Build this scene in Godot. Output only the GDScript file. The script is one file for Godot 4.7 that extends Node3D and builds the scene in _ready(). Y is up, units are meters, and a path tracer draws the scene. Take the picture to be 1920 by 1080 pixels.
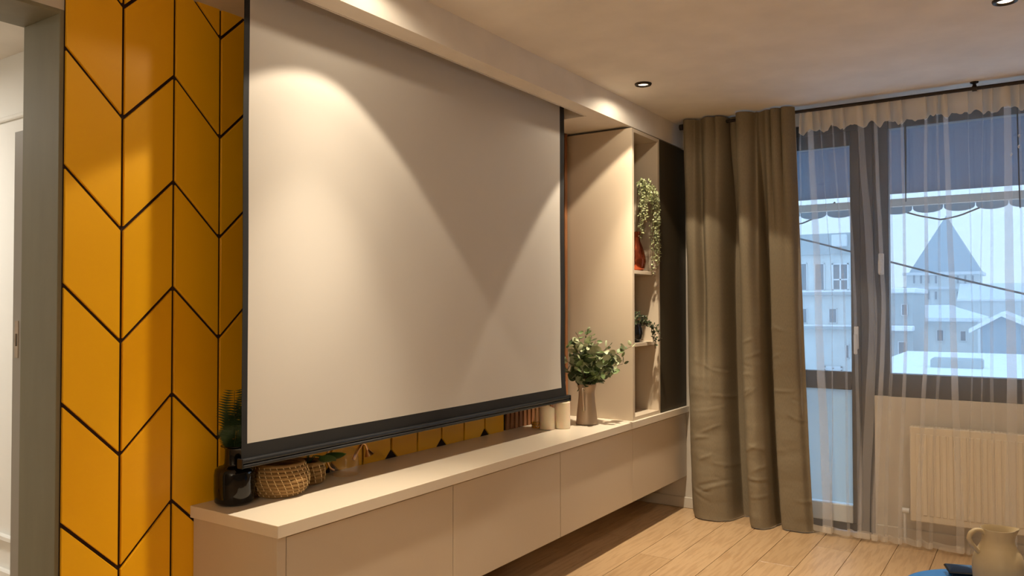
extends Node3D
# A living-room corner: chevron wall, roll-down projection screen, wall-hung cabinets, curtains and a window.
# Axes: x runs along the chevron wall towards the window wall, y up, z from the chevron wall into the room.

const F := 1474.3            # focal length in pixels of the 1920 x 1080 frame
const EYE := Vector3(0.0, 1.412, 2.5)
const WALL_X := 5.2246       # inner face of the window wall
const CEIL := 2.648
const SOFFIT := 2.496
const TOP := 0.706           # top of the counter
var cam_r: Vector3
var cam_u: Vector3
var cam_f: Vector3
var rng := RandomNumberGenerator.new()
var M := {}

# ---------------------------------------------------------------- mesh collecting
class MB:
	var v := PackedVector3Array()
	var n := PackedVector3Array()
	var c := PackedColorArray()
	var i := PackedInt32Array()
	var col := Color(1, 1, 1)
	var used_col := false
	func vert(p: Vector3, nn: Vector3) -> int:
		v.append(p); n.append(nn); c.append(col)
		return v.size() - 1
	func tri(a: Vector3, b: Vector3, cc: Vector3, out: Vector3) -> void:
		var nn := (b - a).cross(cc - a)
		if nn.length_squared() < 1e-18: return
		nn = nn.normalized()
		if nn.dot(out) < 0.0:
			nn = -nn
			var t := b; b = cc; cc = t
		var k := vert(a, nn); vert(b, nn); vert(cc, nn)
		i.append(k); i.append(k + 2); i.append(k + 1)
	func quad(a: Vector3, b: Vector3, cc: Vector3, d: Vector3, out: Vector3) -> void:
		tri(a, b, cc, out); tri(a, cc, d, out)
	func box(lo: Vector3, hi: Vector3, bev := 0.0) -> void:
		var m := (lo + hi) / 2.0
		var h := (hi - lo) / 2.0
		box_at(Transform3D(Basis(), m), h, bev)
	func box_at(t: Transform3D, h: Vector3, bev := 0.0) -> void:
		var bb: float = minf(bev, minf(h.x, minf(h.y, h.z)) * 0.9)
		var ax := [Vector3(1, 0, 0), Vector3(0, 1, 0), Vector3(0, 0, 1)]
		for a in 3:
			var b: int = (a + 1) % 3
			var cc: int = (a + 2) % 3
			for s in [-1.0, 1.0]:
				var o: Vector3 = ax[a] * h[a] * s
				var u: Vector3 = ax[b] * (h[b] - bb)
				var w: Vector3 = ax[cc] * (h[cc] - bb)
				quad(t * (o - u - w), t * (o + u - w), t * (o + u + w), t * (o - u + w), t.basis * (ax[a] * s))
		if bb <= 0.0: return
		for a in 3:
			var b: int = (a + 1) % 3
			var cc: int = (a + 2) % 3
			for s in [-1.0, 1.0]:
				for r in [-1.0, 1.0]:
					var l: Vector3 = ax[a] * (h[a] - bb)
					var p: Vector3 = ax[b] * h[b] * s + ax[cc] * (h[cc] - bb) * r
					var q: Vector3 = ax[b] * (h[b] - bb) * s + ax[cc] * h[cc] * r
					quad(t * (p - l), t * (p + l), t * (q + l), t * (q - l), t.basis * (ax[b] * s + ax[cc] * r))
		for sx in [-1.0, 1.0]:
			for sy in [-1.0, 1.0]:
				for sz in [-1.0, 1.0]:
					var p := Vector3(h.x * sx, (h.y - bb) * sy, (h.z - bb) * sz)
					var q := Vector3((h.x - bb) * sx, h.y * sy, (h.z - bb) * sz)
					var r := Vector3((h.x - bb) * sx, (h.y - bb) * sy, h.z * sz)
					tri(t * p, t * q, t * r, t.basis * Vector3(sx, sy, sz))
	# rows of points; smooth; closed_v joins the last column to the first
	func grid(rows: Array, closed: bool, ref = null) -> void:
		var R := rows.size()
		var C: int = rows[0].size()
		var base := v.size()
		var sgn := 1.0
		var nn := []
		for a in R:
			var line := []
			for b in C:
				var up: Vector3 = rows[mini(a + 1, R - 1)][b] - rows[maxi(a - 1, 0)][b]
				var b1: int = (b + 1) % C if closed else mini(b + 1, C - 1)
				var b0: int = (b + C - 1) % C if closed else maxi(b - 1, 0)
				var ac: Vector3 = rows[a][b1] - rows[a][b0]
				if ac.length_squared() < 1e-14:   # a pole: take the neighbour ring's direction
					var aa: int = a - 1 if a > 0 else a + 1
					ac = rows[aa][b1] - rows[aa][b0]
				var k := up.cross(ac)
				line.append(k.normalized() if k.length_squared() > 1e-20 else Vector3.UP)
			nn.append(line)
		if ref != null:
			var tot := 0.0
			var rr: int = mini(1, R - 1)
			for b in C: tot += nn[rr][b].dot(rows[rr][b] - ref)
			if tot < 0.0: sgn = -1.0
		for a in R:
			for b in C: vert(rows[a][b], nn[a][b] * sgn)
		for a in R - 1:
			for b in (C if closed else C - 1):
				var b1: int = (b + 1) % C
				var p := base + a * C + b
				var q := base + a * C + b1
				var r := base + (a + 1) * C + b1
				var s := base + (a + 1) * C + b
				# up x across points out when sgn > 0; (s - p) x (q - p)
				if sgn > 0.0:
					i.append_array([p, q, r, p, r, s])
				else:
					i.append_array([p, r, q, p, s, r])
	func lathe(prof: Array, at: Vector3, seg := 32, sq := Vector2.ONE) -> void:
		var rows := []
		for p in prof:
			var line := []
			for k in seg:
				var a := TAU * k / seg
				line.append(at + Vector3(cos(a) * p.x * sq.x, p.y, sin(a) * p.x * sq.y))
			rows.append(line)
		var r1: Vector3 = at + Vector3(0, prof[mini(1, prof.size() - 1)].y, 0)
		grid(rows, true, r1)
	func tube(pts: Array, rad, seg := 8, caps := true) -> void:
		var rows := []
		var side := Vector3.UP
		var t0: Vector3 = (pts[1] - pts[0]).normalized()
		if absf(t0.dot(side)) > 0.9: side = Vector3.RIGHT
		for a in pts.size():
			var t: Vector3 = (pts[mini(a + 1, pts.size() - 1)] - pts[maxi(a - 1, 0)]).normalized()
			side = (side - t * side.dot(t)).normalized()
			var o := t.cross(side)
			var r: float = rad[a] if rad is Array else rad
			var line := []
			for k in seg:
				var g := TAU * k / seg
				line.append(pts[a] + (side * cos(g) + o * sin(g)) * r)
			rows.append(line)
		grid(rows, true, pts[mini(1, pts.size() - 1)])
		if caps:
			for e in [0, pts.size() - 1]:
				var d: Vector3 = pts[0] - pts[1] if e == 0 else pts[e] - pts[e - 1]
				for k in seg: tri(pts[e], rows[e][k], rows[e][(k + 1) % seg], d)
	# convex outline (points in order) swept from base by vector dir, front face shrunk by bevel towards its middle
	func slab(pts: Array, dir: Vector3, bev := 0.0) -> void:
		var m := Vector3.ZERO
		for p in pts: m += p
		m /= pts.size()
		var L := pts.size()
		var d := dir.normalized()
		var rim := []
		var face := []
		for p in pts:
			rim.append(p + dir - d * bev)
			face.append(p + dir - (p - m).normalized() * bev * 1.3)
		for k in L:
			var q: int = (k + 1) % L
			var o: Vector3 = (pts[k] + pts[q]) / 2.0 - m
			quad(pts[k], pts[q], rim[q], rim[k], o)
			if bev > 0.0: quad(rim[k], rim[q], face[q], face[k], o + d * 0.2)
			tri(m + dir, face[k], face[q], d)
			tri(m, pts[k], pts[q], -d)
	func mesh() -> ArrayMesh:
		var am := ArrayMesh.new()
		var a := []
		a.resize(Mesh.ARRAY_MAX)
		a[Mesh.ARRAY_VERTEX] = v
		a[Mesh.ARRAY_NORMAL] = n
		if used_col: a[Mesh.ARRAY_COLOR] = c
		a[Mesh.ARRAY_INDEX] = i
		am.add_surface_from_arrays(Mesh.PRIMITIVE_TRIANGLES, a)
		return am

# ---------------------------------------------------------------- nodes
func inst(called: String, mesh: Mesh, m: Material, parent: Node = self) -> MeshInstance3D:
	var o := MeshInstance3D.new()
	o.name = called
	o.mesh = mesh
	o.material_override = m
	parent.add_child(o, true)
	return o

func obj(called: String, b: MB, m: Material, parent: Node = self) -> MeshInstance3D:
	return inst(called, b.mesh(), m, parent)

func numbered(called: String) -> String:
	if not has_node(called): return called
	var k := 1
	while has_node("%s_%03d" % [called, k]): k += 1
	return "%s_%03d" % [called, k]

func tag(o: Node, label: String, category: String, group := "", kind := "") -> Node:
	o.set_meta("label", label)
	if category: o.set_meta("category", category)
	if group: o.set_meta("group", group)
	if kind: o.set_meta("kind", kind)
	return o

func thing(called: String, label: String, category: String, at := Vector3.ZERO, group := "") -> Node3D:
	var o := Node3D.new()
	o.name = numbered(called)
	add_child(o)
	o.position = at
	tag(o, label, category, group)
	return o

func struct(o: Node, label := "") -> Node:
	o.set_meta("kind", "structure")
	if label: o.set_meta("label", label)
	return o

func V(x: float, y: float, z: float) -> Vector3:
	return Vector3(x, y, z)

# the point on the plane axis = val that the photograph shows at a pixel
func pix(px: float, py: float, axis: int, val: float) -> Vector3:
	var d := cam_f + cam_r * ((px - 960.0) / F) - cam_u * ((py - 540.0) / F)
	return EYE + d * ((val - EYE[axis]) / d[axis])

func ell(a: float, b: float, t: float) -> float:
	return lerpf(a, b, clampf(t, 0.0, 1.0))

func sm(a: float, b: float, x: float) -> float:
	return smoothstep(a, b, x)

# ---------------------------------------------------------------- materials
func noise_tex(freq: float, size := 512, ramp = null, octaves := 4, seed_ := 1, normal := false, bump := 4.0) -> NoiseTexture2D:
	var t := NoiseTexture2D.new()
	var f := FastNoiseLite.new()
	f.noise_type = FastNoiseLite.TYPE_SIMPLEX_SMOOTH
	f.frequency = freq
	f.fractal_octaves = octaves
	f.seed = seed_
	t.noise = f
	t.width = size
	t.height = size
	t.seamless = true
	if ramp: t.color_ramp = ramp
	t.as_normal_map = normal
	t.bump_strength = bump
	return t

func ramp(stops: Array) -> Gradient:
	var g := Gradient.new()
	var o := PackedFloat32Array()
	var c := PackedColorArray()
	for s in stops:
		o.append(s[0]); c.append(s[1])
	g.offsets = o
	g.colors = c
	return g

func c8(r: float, g: float, b: float, a := 1.0) -> Color:
	return Color(r / 255.0, g / 255.0, b / 255.0, a)

func mat(called: String, col: Color, rough := 0.6, metal := 0.0, spec := 0.5) -> StandardMaterial3D:
	var m := StandardMaterial3D.new()
	m.resource_name = called
	m.albedo_color = col
	m.roughness = rough
	m.metallic = metal
	m.metallic_specular = spec
	m.cull_mode = BaseMaterial3D.CULL_DISABLED
	M[called] = m
	return m

func tri_tex(m: StandardMaterial3D, tex: Texture2D, scale: Vector3, world := true) -> void:
	m.albedo_texture = tex
	m.uv1_triplanar = true
	m.uv1_world_triplanar = world
	m.uv1_scale = scale

func relief(m: StandardMaterial3D, tex: Texture2D, cm: float) -> void:
	m.heightmap_enabled = true
	m.heightmap_texture = tex
	m.heightmap_scale = cm

func make_materials() -> void:
	var m: StandardMaterial3D
	var mottled := noise_tex(0.02, 256, ramp([[0.0, Color(0.94, 0.94, 0.94)], [1.0, Color(1, 1, 1)]]), 4, 3)
	m = mat("wall_paint", c8(214, 205, 190), 0.85); tri_tex(m, mottled, V(0.6, 0.6, 0.6))
	m = mat("ceiling_paint", c8(238, 231, 220), 0.9); tri_tex(m, mottled, V(0.5, 0.5, 0.5))
	mat("taupe_paint", c8(150, 140, 124), 0.85)
	mat("hall_paint", c8(238, 236, 230), 0.8)
	m = mat("olive_casing", c8(138, 133, 110), 0.6); tri_tex(m, mottled, V(2, 0.4, 2))
	mat("frame_grey", c8(168, 164, 156), 0.5)
	mat("grout", c8(42, 20, 12), 0.9)
	mat("yellow_tile", c8(254, 186, 6), 0.42)
	mat("yellow_tile_b", c8(251, 181, 6), 0.42)
	mat("yellow_tile_c", c8(255, 190, 10), 0.42)
	mat("lacquer", c8(205, 190, 168), 0.38)
	mat("dark_lacquer", c8(58, 50, 33), 0.6)
	mat("counter", c8(230, 219, 200), 0.26)
	var weave := noise_tex(0.3, 256, null, 2, 8)
	m = mat("screen_white", c8(204, 199, 191), 0.8); relief(m, weave, 0.01); m.uv1_triplanar = true; m.uv1_scale = V(6, 6, 6)
	mat("screen_black", c8(28, 29, 31), 0.75)
	mat("bar_black", c8(44, 46, 49), 0.3, 0.35)
	mat("bronze", c8(52, 42, 32), 0.45, 0.6)
	mat("rod_black", c8(38, 28, 22), 0.45, 0.2)
	m = mat("lamp_glow", c8(255, 240, 215), 0.6); m.emission_enabled = true; m.emission = c8(255, 232, 200); m.emission_energy_multiplier = 4.0
	# fabric
	var linen := noise_tex(0.06, 512, ramp([[0.0, Color(0.86, 0.86, 0.86)], [1.0, Color(1, 1, 1)]]), 5, 21)
	m = mat("curtain_cloth", c8(140, 127, 103), 0.85); tri_tex(m, linen, V(9, 1.2, 9))
	m = mat("curtain_lining", c8(222, 217, 208), 0.8)
	m = mat("sheer_cloth", c8(244, 240, 236, 0.15), 0.9, 0.0, 0.2); m.transparency = BaseMaterial3D.TRANSPARENCY_ALPHA; m.backlight_enabled = true; m.backlight = Color(0.9, 0.9, 0.9)
	m = mat("sheer_tape", c8(238, 230, 216, 0.72), 0.9, 0.0, 0.2); m.transparency = BaseMaterial3D.TRANSPARENCY_ALPHA; m.backlight_enabled = true; m.backlight = Color(0.4, 0.4, 0.4)
	m = mat("sheer_hem", c8(238, 230, 218, 0.45), 0.9, 0.0, 0.2); m.transparency = BaseMaterial3D.TRANSPARENCY_ALPHA; m.backlight_enabled = true; m.backlight = Color(0.5, 0.5, 0.5)
	# oak
	for k in 5:
		var t: float = [0.0, 0.35, 0.6, 0.8, 1.0][k]
		var lo := c8(176, 142, 104).lerp(c8(184, 150, 112), t)
		var hi := c8(196, 164, 124).lerp(c8(206, 174, 134), t)
		var tex := noise_tex(0.018, 512, ramp([[0.0, lo], [0.42, lo.lerp(hi, 0.55)], [0.5, lo.lerp(hi, 0.85)], [0.62, hi], [1.0, lo.lerp(hi, 0.7)]]), 5, 40 + k)
		m = mat("oak_%d" % k, Color(1, 1, 1), 0.33); tri_tex(m, tex, V(0.35, 2.0, 3.6)); m.uv1_offset = V(0.13 * k, 0, 0.31 * k)
	m = mat("slat_wood", c8(178, 122, 78), 0.5); tri_tex(m, noise_tex(0.03, 256, ramp([[0.0, Color(0.75, 0.72, 0.7)], [1.0, Color(1, 1, 1)]]), 4, 60), V(6, 0.6, 6))
	mat("slat_back", c8(26, 17, 13), 0.9)
	# window
	mat("window_frame", c8(56, 56, 60), 0.45)
	mat("door_panel", c8(214, 220, 222), 0.5)
	m = mat("frosted_panel", c8(160, 198, 212), 0.6); m.backlight_enabled = true; m.backlight = Color(0.75, 0.75, 0.75)
	mat("white_plastic", c8(232, 232, 230), 0.4)
	m = mat("pane", c8(225, 240, 245, 0.05), 0.02); m.transparency = BaseMaterial3D.TRANSPARENCY_ALPHA
	mat("radiator_white", c8(226, 214, 192), 0.4)
	mat("awning_cloth", c8(64, 80, 100), 0.8)
	M["awning_cloth"].backlight_enabled = true
	M["awning_cloth"].backlight = Color(0.06, 0.11, 0.18)
	mat("valance_cloth", c8(150, 176, 196), 0.8)
	mat("beam_white", c8(214, 206, 198), 0.6)
	mat("cable_black", c8(34, 36, 42), 0.7)
	# outside
	m = mat("snow", c8(244, 246, 250), 0.9); relief(m, noise_tex(0.05, 256, null, 4, 70), 6.0); m.uv1_triplanar = true; m.uv1_world_triplanar = true; m.uv1_scale = V(0.2, 0.2, 0.2)
	m = mat("render_pale", c8(214, 220, 218), 0.9); tri_tex(m, mottled, V(0.2, 0.2, 0.2))
	m = mat("render_grey", c8(168, 178, 180), 0.9); tri_tex(m, mottled, V(0.2, 0.2, 0.2))
	mat("slate", c8(140, 160, 172), 0.8)
	mat("far_glass", c8(70, 86, 98), 0.2)
	mat("far_dark", c8(96, 104, 110), 0.8)
	mat("far_frame", c8(220, 224, 226), 0.7)
	# things on the counter and shelves
	mat("black_glass", c8(12, 12, 14), 0.06)
	m = mat("seagrass", c8(190, 148, 90), 0.8); tri_tex(m, noise_tex(0.12, 256, ramp([[0.0, Color(0.6, 0.58, 0.55)], [1.0, Color(1, 1, 1)]]), 4, 80), V(9, 24, 9), false)
	mat("stitch", c8(232, 206, 150), 0.7)
	mat("soil", c8(34, 26, 20), 0.95)
	mat("brass_satin", c8(226, 176, 120), 0.32, 1.0)
	m = mat("wax", c8(242, 226, 200), 0.55); m.subsurf_scatter_enabled = true; m.subsurf_scatter_strength = 0.35
	mat("wick", c8(40, 34, 28), 0.9)
	mat("zinc", c8(178, 158, 136), 0.34, 0.35)
	m = mat("amber_glass", c8(236, 196, 120, 0.12), 0.03); m.transparency = BaseMaterial3D.TRANSPARENCY_ALPHA
	m = mat("clear_glass", c8(240, 200, 150, 0.07), 0.03); m.transparency = BaseMaterial3D.TRANSPARENCY_ALPHA
	mat("gold_bead", c8(236, 190, 84), 0.18, 1.0)
	mat("copper", c8(158, 78, 50), 0.16, 0.9)
	mat("pot_black", c8(22, 22, 24), 0.12)
	mat("fern_green", c8(48, 70, 34), 0.6)
	mat("leaf_green", c8(62, 108, 44), 0.45)
	mat("euc_a", c8(176, 184, 146), 0.55)
	mat("euc_b", c8(104, 124, 74), 0.55)
	mat("euc_c", c8(62, 82, 44), 0.55)
	mat("stem_brown", c8(86, 70, 44), 0.7)
	mat("pearl_green", c8(172, 180, 134), 0.45)
	mat("ivy_green", c8(58, 72, 42), 0.5)
	for k in ["fern_green", "leaf_green", "euc_a", "euc_b", "euc_c", "pearl_green", "ivy_green"]:
		M[k].backlight_enabled = true
		M[k].backlight = Color(0.25, 0.25, 0.25)
	# table
	mat("table_blue", c8(10, 98, 168), 0.35)
	m = mat("stoneware", c8(206, 186, 146), 0.5); tri_tex(m, mottled, V(3, 3, 3), false)
	mat("device_black", c8(14, 14, 16), 0.35)
	mat("device_screen", c8(12, 16, 22), 0.03)
	mat("crystal", c8(240, 240, 240), 0.05, 0.9)

# ---------------------------------------------------------------- camera, sky, lamps
func make_camera() -> void:
	var yaw := deg_to_rad(56.1849)
	var pitch := deg_to_rad(1.173)
	var roll := deg_to_rad(-0.0836)
	cam_f = Vector3(sin(yaw) * cos(pitch), sin(pitch), -cos(yaw) * cos(pitch))
	var rt := Vector3(cos(yaw), 0, sin(yaw))
	var up := rt.cross(cam_f)
	cam_r = rt * cos(roll) + up * sin(roll)
	cam_u = up * cos(roll) - rt * sin(roll)
	var c := Camera3D.new()
	c.name = "camera"
	c.fov = rad_to_deg(2.0 * atan(540.0 / F))
	c.near = 0.05
	c.far = 600.0
	c.transform = Transform3D(Basis(cam_r, cam_u, -cam_f), EYE)
	add_child(c)
	c.current = true

func make_sky() -> void:
	var e := Environment.new()
	e.background_mode = Environment.BG_SKY
	var s := ProceduralSkyMaterial.new()
	s.sky_top_color = c8(160, 206, 250)
	s.sky_horizon_color = c8(196, 224, 248)
	s.sky_curve = 0.3
	s.ground_horizon_color = c8(196, 224, 248)
	s.ground_bottom_color = c8(170, 200, 230)
	s.sky_energy_multiplier = 1.0
	var sky := Sky.new()
	sky.sky_material = s
	e.sky = sky
	e.background_energy_multiplier = 2.7
	e.tonemap_mode = Environment.TONE_MAPPER_LINEAR
	e.tonemap_exposure = 1.0
	e.sdfgi_enabled = true
	e.ssao_enabled = true
	e.ssil_enabled = true
	e.volumetric_fog_enabled = true
	e.volumetric_fog_density = 0.0
	var w := WorldEnvironment.new()
	w.environment = e
	add_child(w)

const WARM := Color(1.0, 0.925, 0.815)

func spot(at: Vector3, half: float, soft: float, energy: float, tilt := Vector2.ZERO, size := 0.025) -> void:
	var l := SpotLight3D.new()
	l.name = "downlight_beam"
	l.light_color = WARM
	l.light_energy = energy
	l.light_size = size
	l.spot_angle = half
	l.spot_angle_attenuation = soft
	l.spot_range = 12.0
	l.spot_attenuation = 2.0
	l.shadow_enabled = true
	l.position = at
	var aim_at := V(tan(deg_to_rad(tilt.x)), -1.0, tan(deg_to_rad(tilt.y))).normalized()
	l.basis = Basis.looking_at(aim_at, V(0, 0, 1))
	add_child(l, true)

# a recessed ceiling downlight: dark ring, reflector, glowing lens; its light leaves just below the ring
func downlight(x: float, z: float, label: String, beam: float, power := 1.0, tilt := Vector2.ZERO, spill := 0.04) -> void:
	var t := thing("ceiling_downlight", label, "downlight", V(x, CEIL, z), "recessed ceiling downlights")
	var b := MB.new()
	b.lathe([Vector2(0.030, -0.002), Vector2(0.031, -0.008), Vector2(0.036, -0.012), Vector2(0.044, -0.010), Vector2(0.0475, -0.004), Vector2(0.0475, 0.0)], V(0, 0, 0), 40)
	obj("trim_ring", b, M.bronze, t)
	b = MB.new()
	b.lathe([Vector2(0.0, -0.0035), Vector2(0.016, -0.004), Vector2(0.029, -0.003), Vector2(0.030, -0.001)], V(0, 0, 0), 32)
	obj("bulb", b, M.lamp_glow, t)
	var p := V(x, CEIL - 0.015, z)
	# a spot lamp's light: flat wide beam, brighter towards the axis, and a faint spill round it
	spot(p, beam, 0.10, 1.2 * power, tilt)
	spot(p, beam - 8.0, 1.0, 1.0 * power, tilt)
	spot(p, beam - 19.0, 1.0, 4.3 * power, tilt)
	spot(p, 84.0, 0.35, spill, tilt * 0.6)

func make_lamps() -> void:
	# added, unseen pendant behind the camera, to brighten the tiles and the cabinet's end
	var t := thing("added_pendant_lamp", "added unseen white globe pendant behind the camera, brightening the tiles", "lamp", V(-1.8, 1.95, 2.9))
	var b := MB.new()
	var prof := []
	for k in 17:
		var a := -PI / 2 + PI * k / 16.0
		prof.append(Vector2(0.15 * cos(a) + 0.0001, 0.15 * sin(a)))
	b.lathe(prof, V(0, 0, 0), 32)
	obj("globe", b, M.lamp_glow, t)
	b = MB.new()
	b.tube([V(0, 0.15, 0), V(0, CEIL - 1.95, 0)], 0.006, 8)
	obj("cord", b, M.rod_black, t)
	var o := OmniLight3D.new()
	o.name = "added_pendant_light"
	o.light_color = WARM
	o.light_energy = 1.7
	o.light_size = 0.14
	o.omni_range = 12.0
	o.omni_attenuation = 2.0
	o.shadow_enabled = true
	o.position = V(-1.8, 1.95, 2.9)
	add_child(o)
	downlight(2.07, 0.67, "small round downlight over the projection screen", 47.0, 0.80, Vector2(-3.5, -4.0), 0.17)
	downlight(4.058, 0.67, "small dark-ringed downlight in the ceiling before the open shelves", 47.0, 1.0, Vector2(9.0, 0.0), 0.19)
	downlight(3.761, 2.402, "small round downlight in the middle of the ceiling", 46.0, 0.82)
	downlight(1.9, 2.4, "small round downlight over the middle of the room", 46.0, 0.55)
	downlight(1.9, 4.2, "small round downlight beside the far wall", 46.0, 0.25)
	downlight(3.76, 4.2, "small round downlight in the far corner of the ceiling", 46.0, 0.25)

# ---------------------------------------------------------------- room shell
func make_room() -> void:
	var b := MB.new()
	b.box(V(-2.7, -0.2, -4.2), V(WALL_X + 0.25, -0.012, 5.7))
	var fl = struct(obj("floor", b, M.oak_0), "light oak laminate floor")
	# planks run along x, 0.2 m wide; each is a piece of the floor
	rng.seed = 5
	var kinds := []
	for len_ in [1.28]:
		var pb := MB.new()
		pb.slab([V(-len_ / 2, -0.012, -0.0985), V(len_ / 2, -0.012, -0.0985), V(len_ / 2, -0.012, 0.0985), V(-len_ / 2, -0.012, 0.0985)], V(0, 0.012, 0), 0.0006)
		kinds.append(pb.mesh())
	var row := 0
	var z := 0.1
	while z < 5.6:
		var x: float = 5.2246 - 1.28 * [0.5, 0.17, 0.83, 0.36, 0.66][row % 5] + 0.0
		# the piece cut at the window wall
		var cut: float = 5.2246 - (x + 0.64)
		while x > (1.2 if row < 13 else 2.6):
			var o := inst("plank", kinds[0], M["oak_%d" % rng.randi_range(0, 4)], fl)
			o.position = V(x, 0, z)
			x -= 1.283
		if cut > 0.05:
			var pb := MB.new()
			pb.slab([V(5.2246 - cut + 0.003, -0.012, z - 0.0985), V(5.2246, -0.012, z - 0.0985), V(5.2246, -0.012, z + 0.0985), V(5.2246 - cut + 0.003, -0.012, z + 0.0985)], V(0, 0.012, 0), 0.0006)
			obj("plank", pb, M["oak_%d" % rng.randi_range(0, 4)], fl)
		z += 0.2
		row += 1
	b = MB.new()
	b.box(V(-2.7, CEIL, -4.2), V(WALL_X + 0.25, CEIL + 0.2, 5.7))
	struct(obj("ceiling", b, M.ceiling_paint), "white ceiling")
	# chevron wall with the hall doorway at its left end
	b = MB.new()
	b.box(V(1.2392, 0, -0.226), V(WALL_X + 0.25, CEIL, 0.0))
	b.box(V(0.35, 2.325, -0.226), V(1.2392, CEIL, 0.0))
	b.box(V(-2.7, 0, -0.226), V(0.35, CEIL, 0.0))
	var wb = struct(obj("wall_back", b, M.wall_paint), "back wall clad in yellow chevron tiles")
	chevron_tiles(wb)
	b = MB.new()
	b.box(V(-2.7, 0, 0), V(-2.5, CEIL, 5.7)); struct(obj("wall_left", b, M.taupe_paint), "plain painted wall")
	b = MB.new()
	b.box(V(-2.5, 0, 5.5), V(WALL_X, CEIL, 5.7)); struct(obj("wall_front", b, M.taupe_paint), "plain painted wall")
	# window wall, with the door and window opening z 0.70 .. 3.50
	b = MB.new()
	b.box(V(WALL_X, 0, 0), V(WALL_X + 0.25, CEIL, 0.70))
	b.box(V(WALL_X, 0, 3.50), V(WALL_X + 0.25, CEIL, 5.5))
	b.box(V(WALL_X, 2.56, 0.70), V(WALL_X + 0.25, CEIL, 3.50))
	b.box(V(WALL_X, 0, 1.66), V(WALL_X + 0.25, 0.85, 3.50))
	struct(obj("wall_right", b, M.wall_paint), "window wall painted warm white")
	b = MB.new()
	b.box(V(WALL_X - 0.014, 0, 0.0), V(WALL_X, 0.075, 0.70), 0.004)
	b.box(V(WALL_X - 0.014, 0, 1.66), V(WALL_X, 0.075, 5.5), 0.004)
	struct(obj("baseboard_right", b, M.wall_paint), "low painted baseboard")
	# boxed soffit above the screen, with the slot that the screen comes down through
	b = MB.new()
	b.box(V(1.2392, SOFFIT, 0.345), V(WALL_X, CEIL, 0.444))
	b.box(V(1.2392, SOFFIT, 0.0), V(WALL_X, CEIL, 0.17))
	b.box(V(1.2392, SOFFIT, 0.17), V(1.62, CEIL, 0.345))
	b.box(V(3.99, SOFFIT, 0.17), V(WALL_X, CEIL, 0.345))
	var so = struct(obj("ceiling_soffit", b, M.ceiling_paint), "white boxed soffit along the back wall")
	b = MB.new()
	b.box(V(1.62, SOFFIT - 0.003, 0.338), V(3.99, SOFFIT + 0.05, 0.3445), 0.001)
	obj("slot_trim", b, M.beam_white, so)
	b = MB.new()
	b.box(V(1.62, CEIL - 0.02, 0.17), V(3.99, CEIL - 0.005, 0.345))
	obj("slot_lining", b, M.ceiling_paint, so)

func chevron_tiles(parent: Node) -> void:
	var b := MB.new()
	b.box(V(1.2392, 0.0, 0.0), V(3.634, CEIL - 0.002, 0.004))
	obj("grout", b, M.grout, parent)
	rng.seed = 11
	var s0 := 1.2392
	var w := 0.1842
	var y0 := 1.4734
	var ph := 0.367
	var g := 0.0055
	for k in 13:
		var lift_l: float = 0.0 if k % 2 == 0 else -w
		var lift_r: float = -w if k % 2 == 0 else 0.0
		var xl := s0 + k * w + (g if k > 0 else 0.0015)
		var xr := s0 + (k + 1) * w - g
		var slope: float = -1.0 if k % 2 == 0 else 1.0
		var gv := g * 1.414
		var low := 0.004 if k < 3 else 0.70
		for nidx in range(-5, 5):
			if k >= 3 and nidx < -1: continue
			if k < 3 and nidx < -4: continue
			# between the chevron line nidx - 1 (below) and nidx (above)
			var xa := s0 + k * w
			var ht_l := y0 + lift_l + nidx * ph - gv + (xl - xa) * slope
			var ht_r := y0 + lift_l + nidx * ph - gv + (xr - xa) * slope
			var hb_l := ht_l - ph + 2.0 * gv
			var hb_r := ht_r - ph + 2.0 * gv
			var poly := PackedVector2Array([Vector2(xl, hb_l), Vector2(xr, hb_r), Vector2(xr, ht_r), Vector2(xl, ht_l)])
			var lowest := 0.004
			if k >= 3: lowest = 0.5
			var clip := PackedVector2Array([Vector2(xl - 1, lowest), Vector2(xr + 1, lowest), Vector2(xr + 1, CEIL - 0.006), Vector2(xl - 1, CEIL - 0.006)])
			for part in Geometry2D.intersect_polygons(poly, clip):
				var pts := []
				for q in part: pts.append(V(q.x, q.y, 0.003))
				var tb := MB.new()
				tb.slab(pts, V(0, 0, 0.010), 0.0012)
				obj("tile", tb, M[["yellow_tile", "yellow_tile_b", "yellow_tile_c"][rng.randi_range(0, 2)]], parent)

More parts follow.
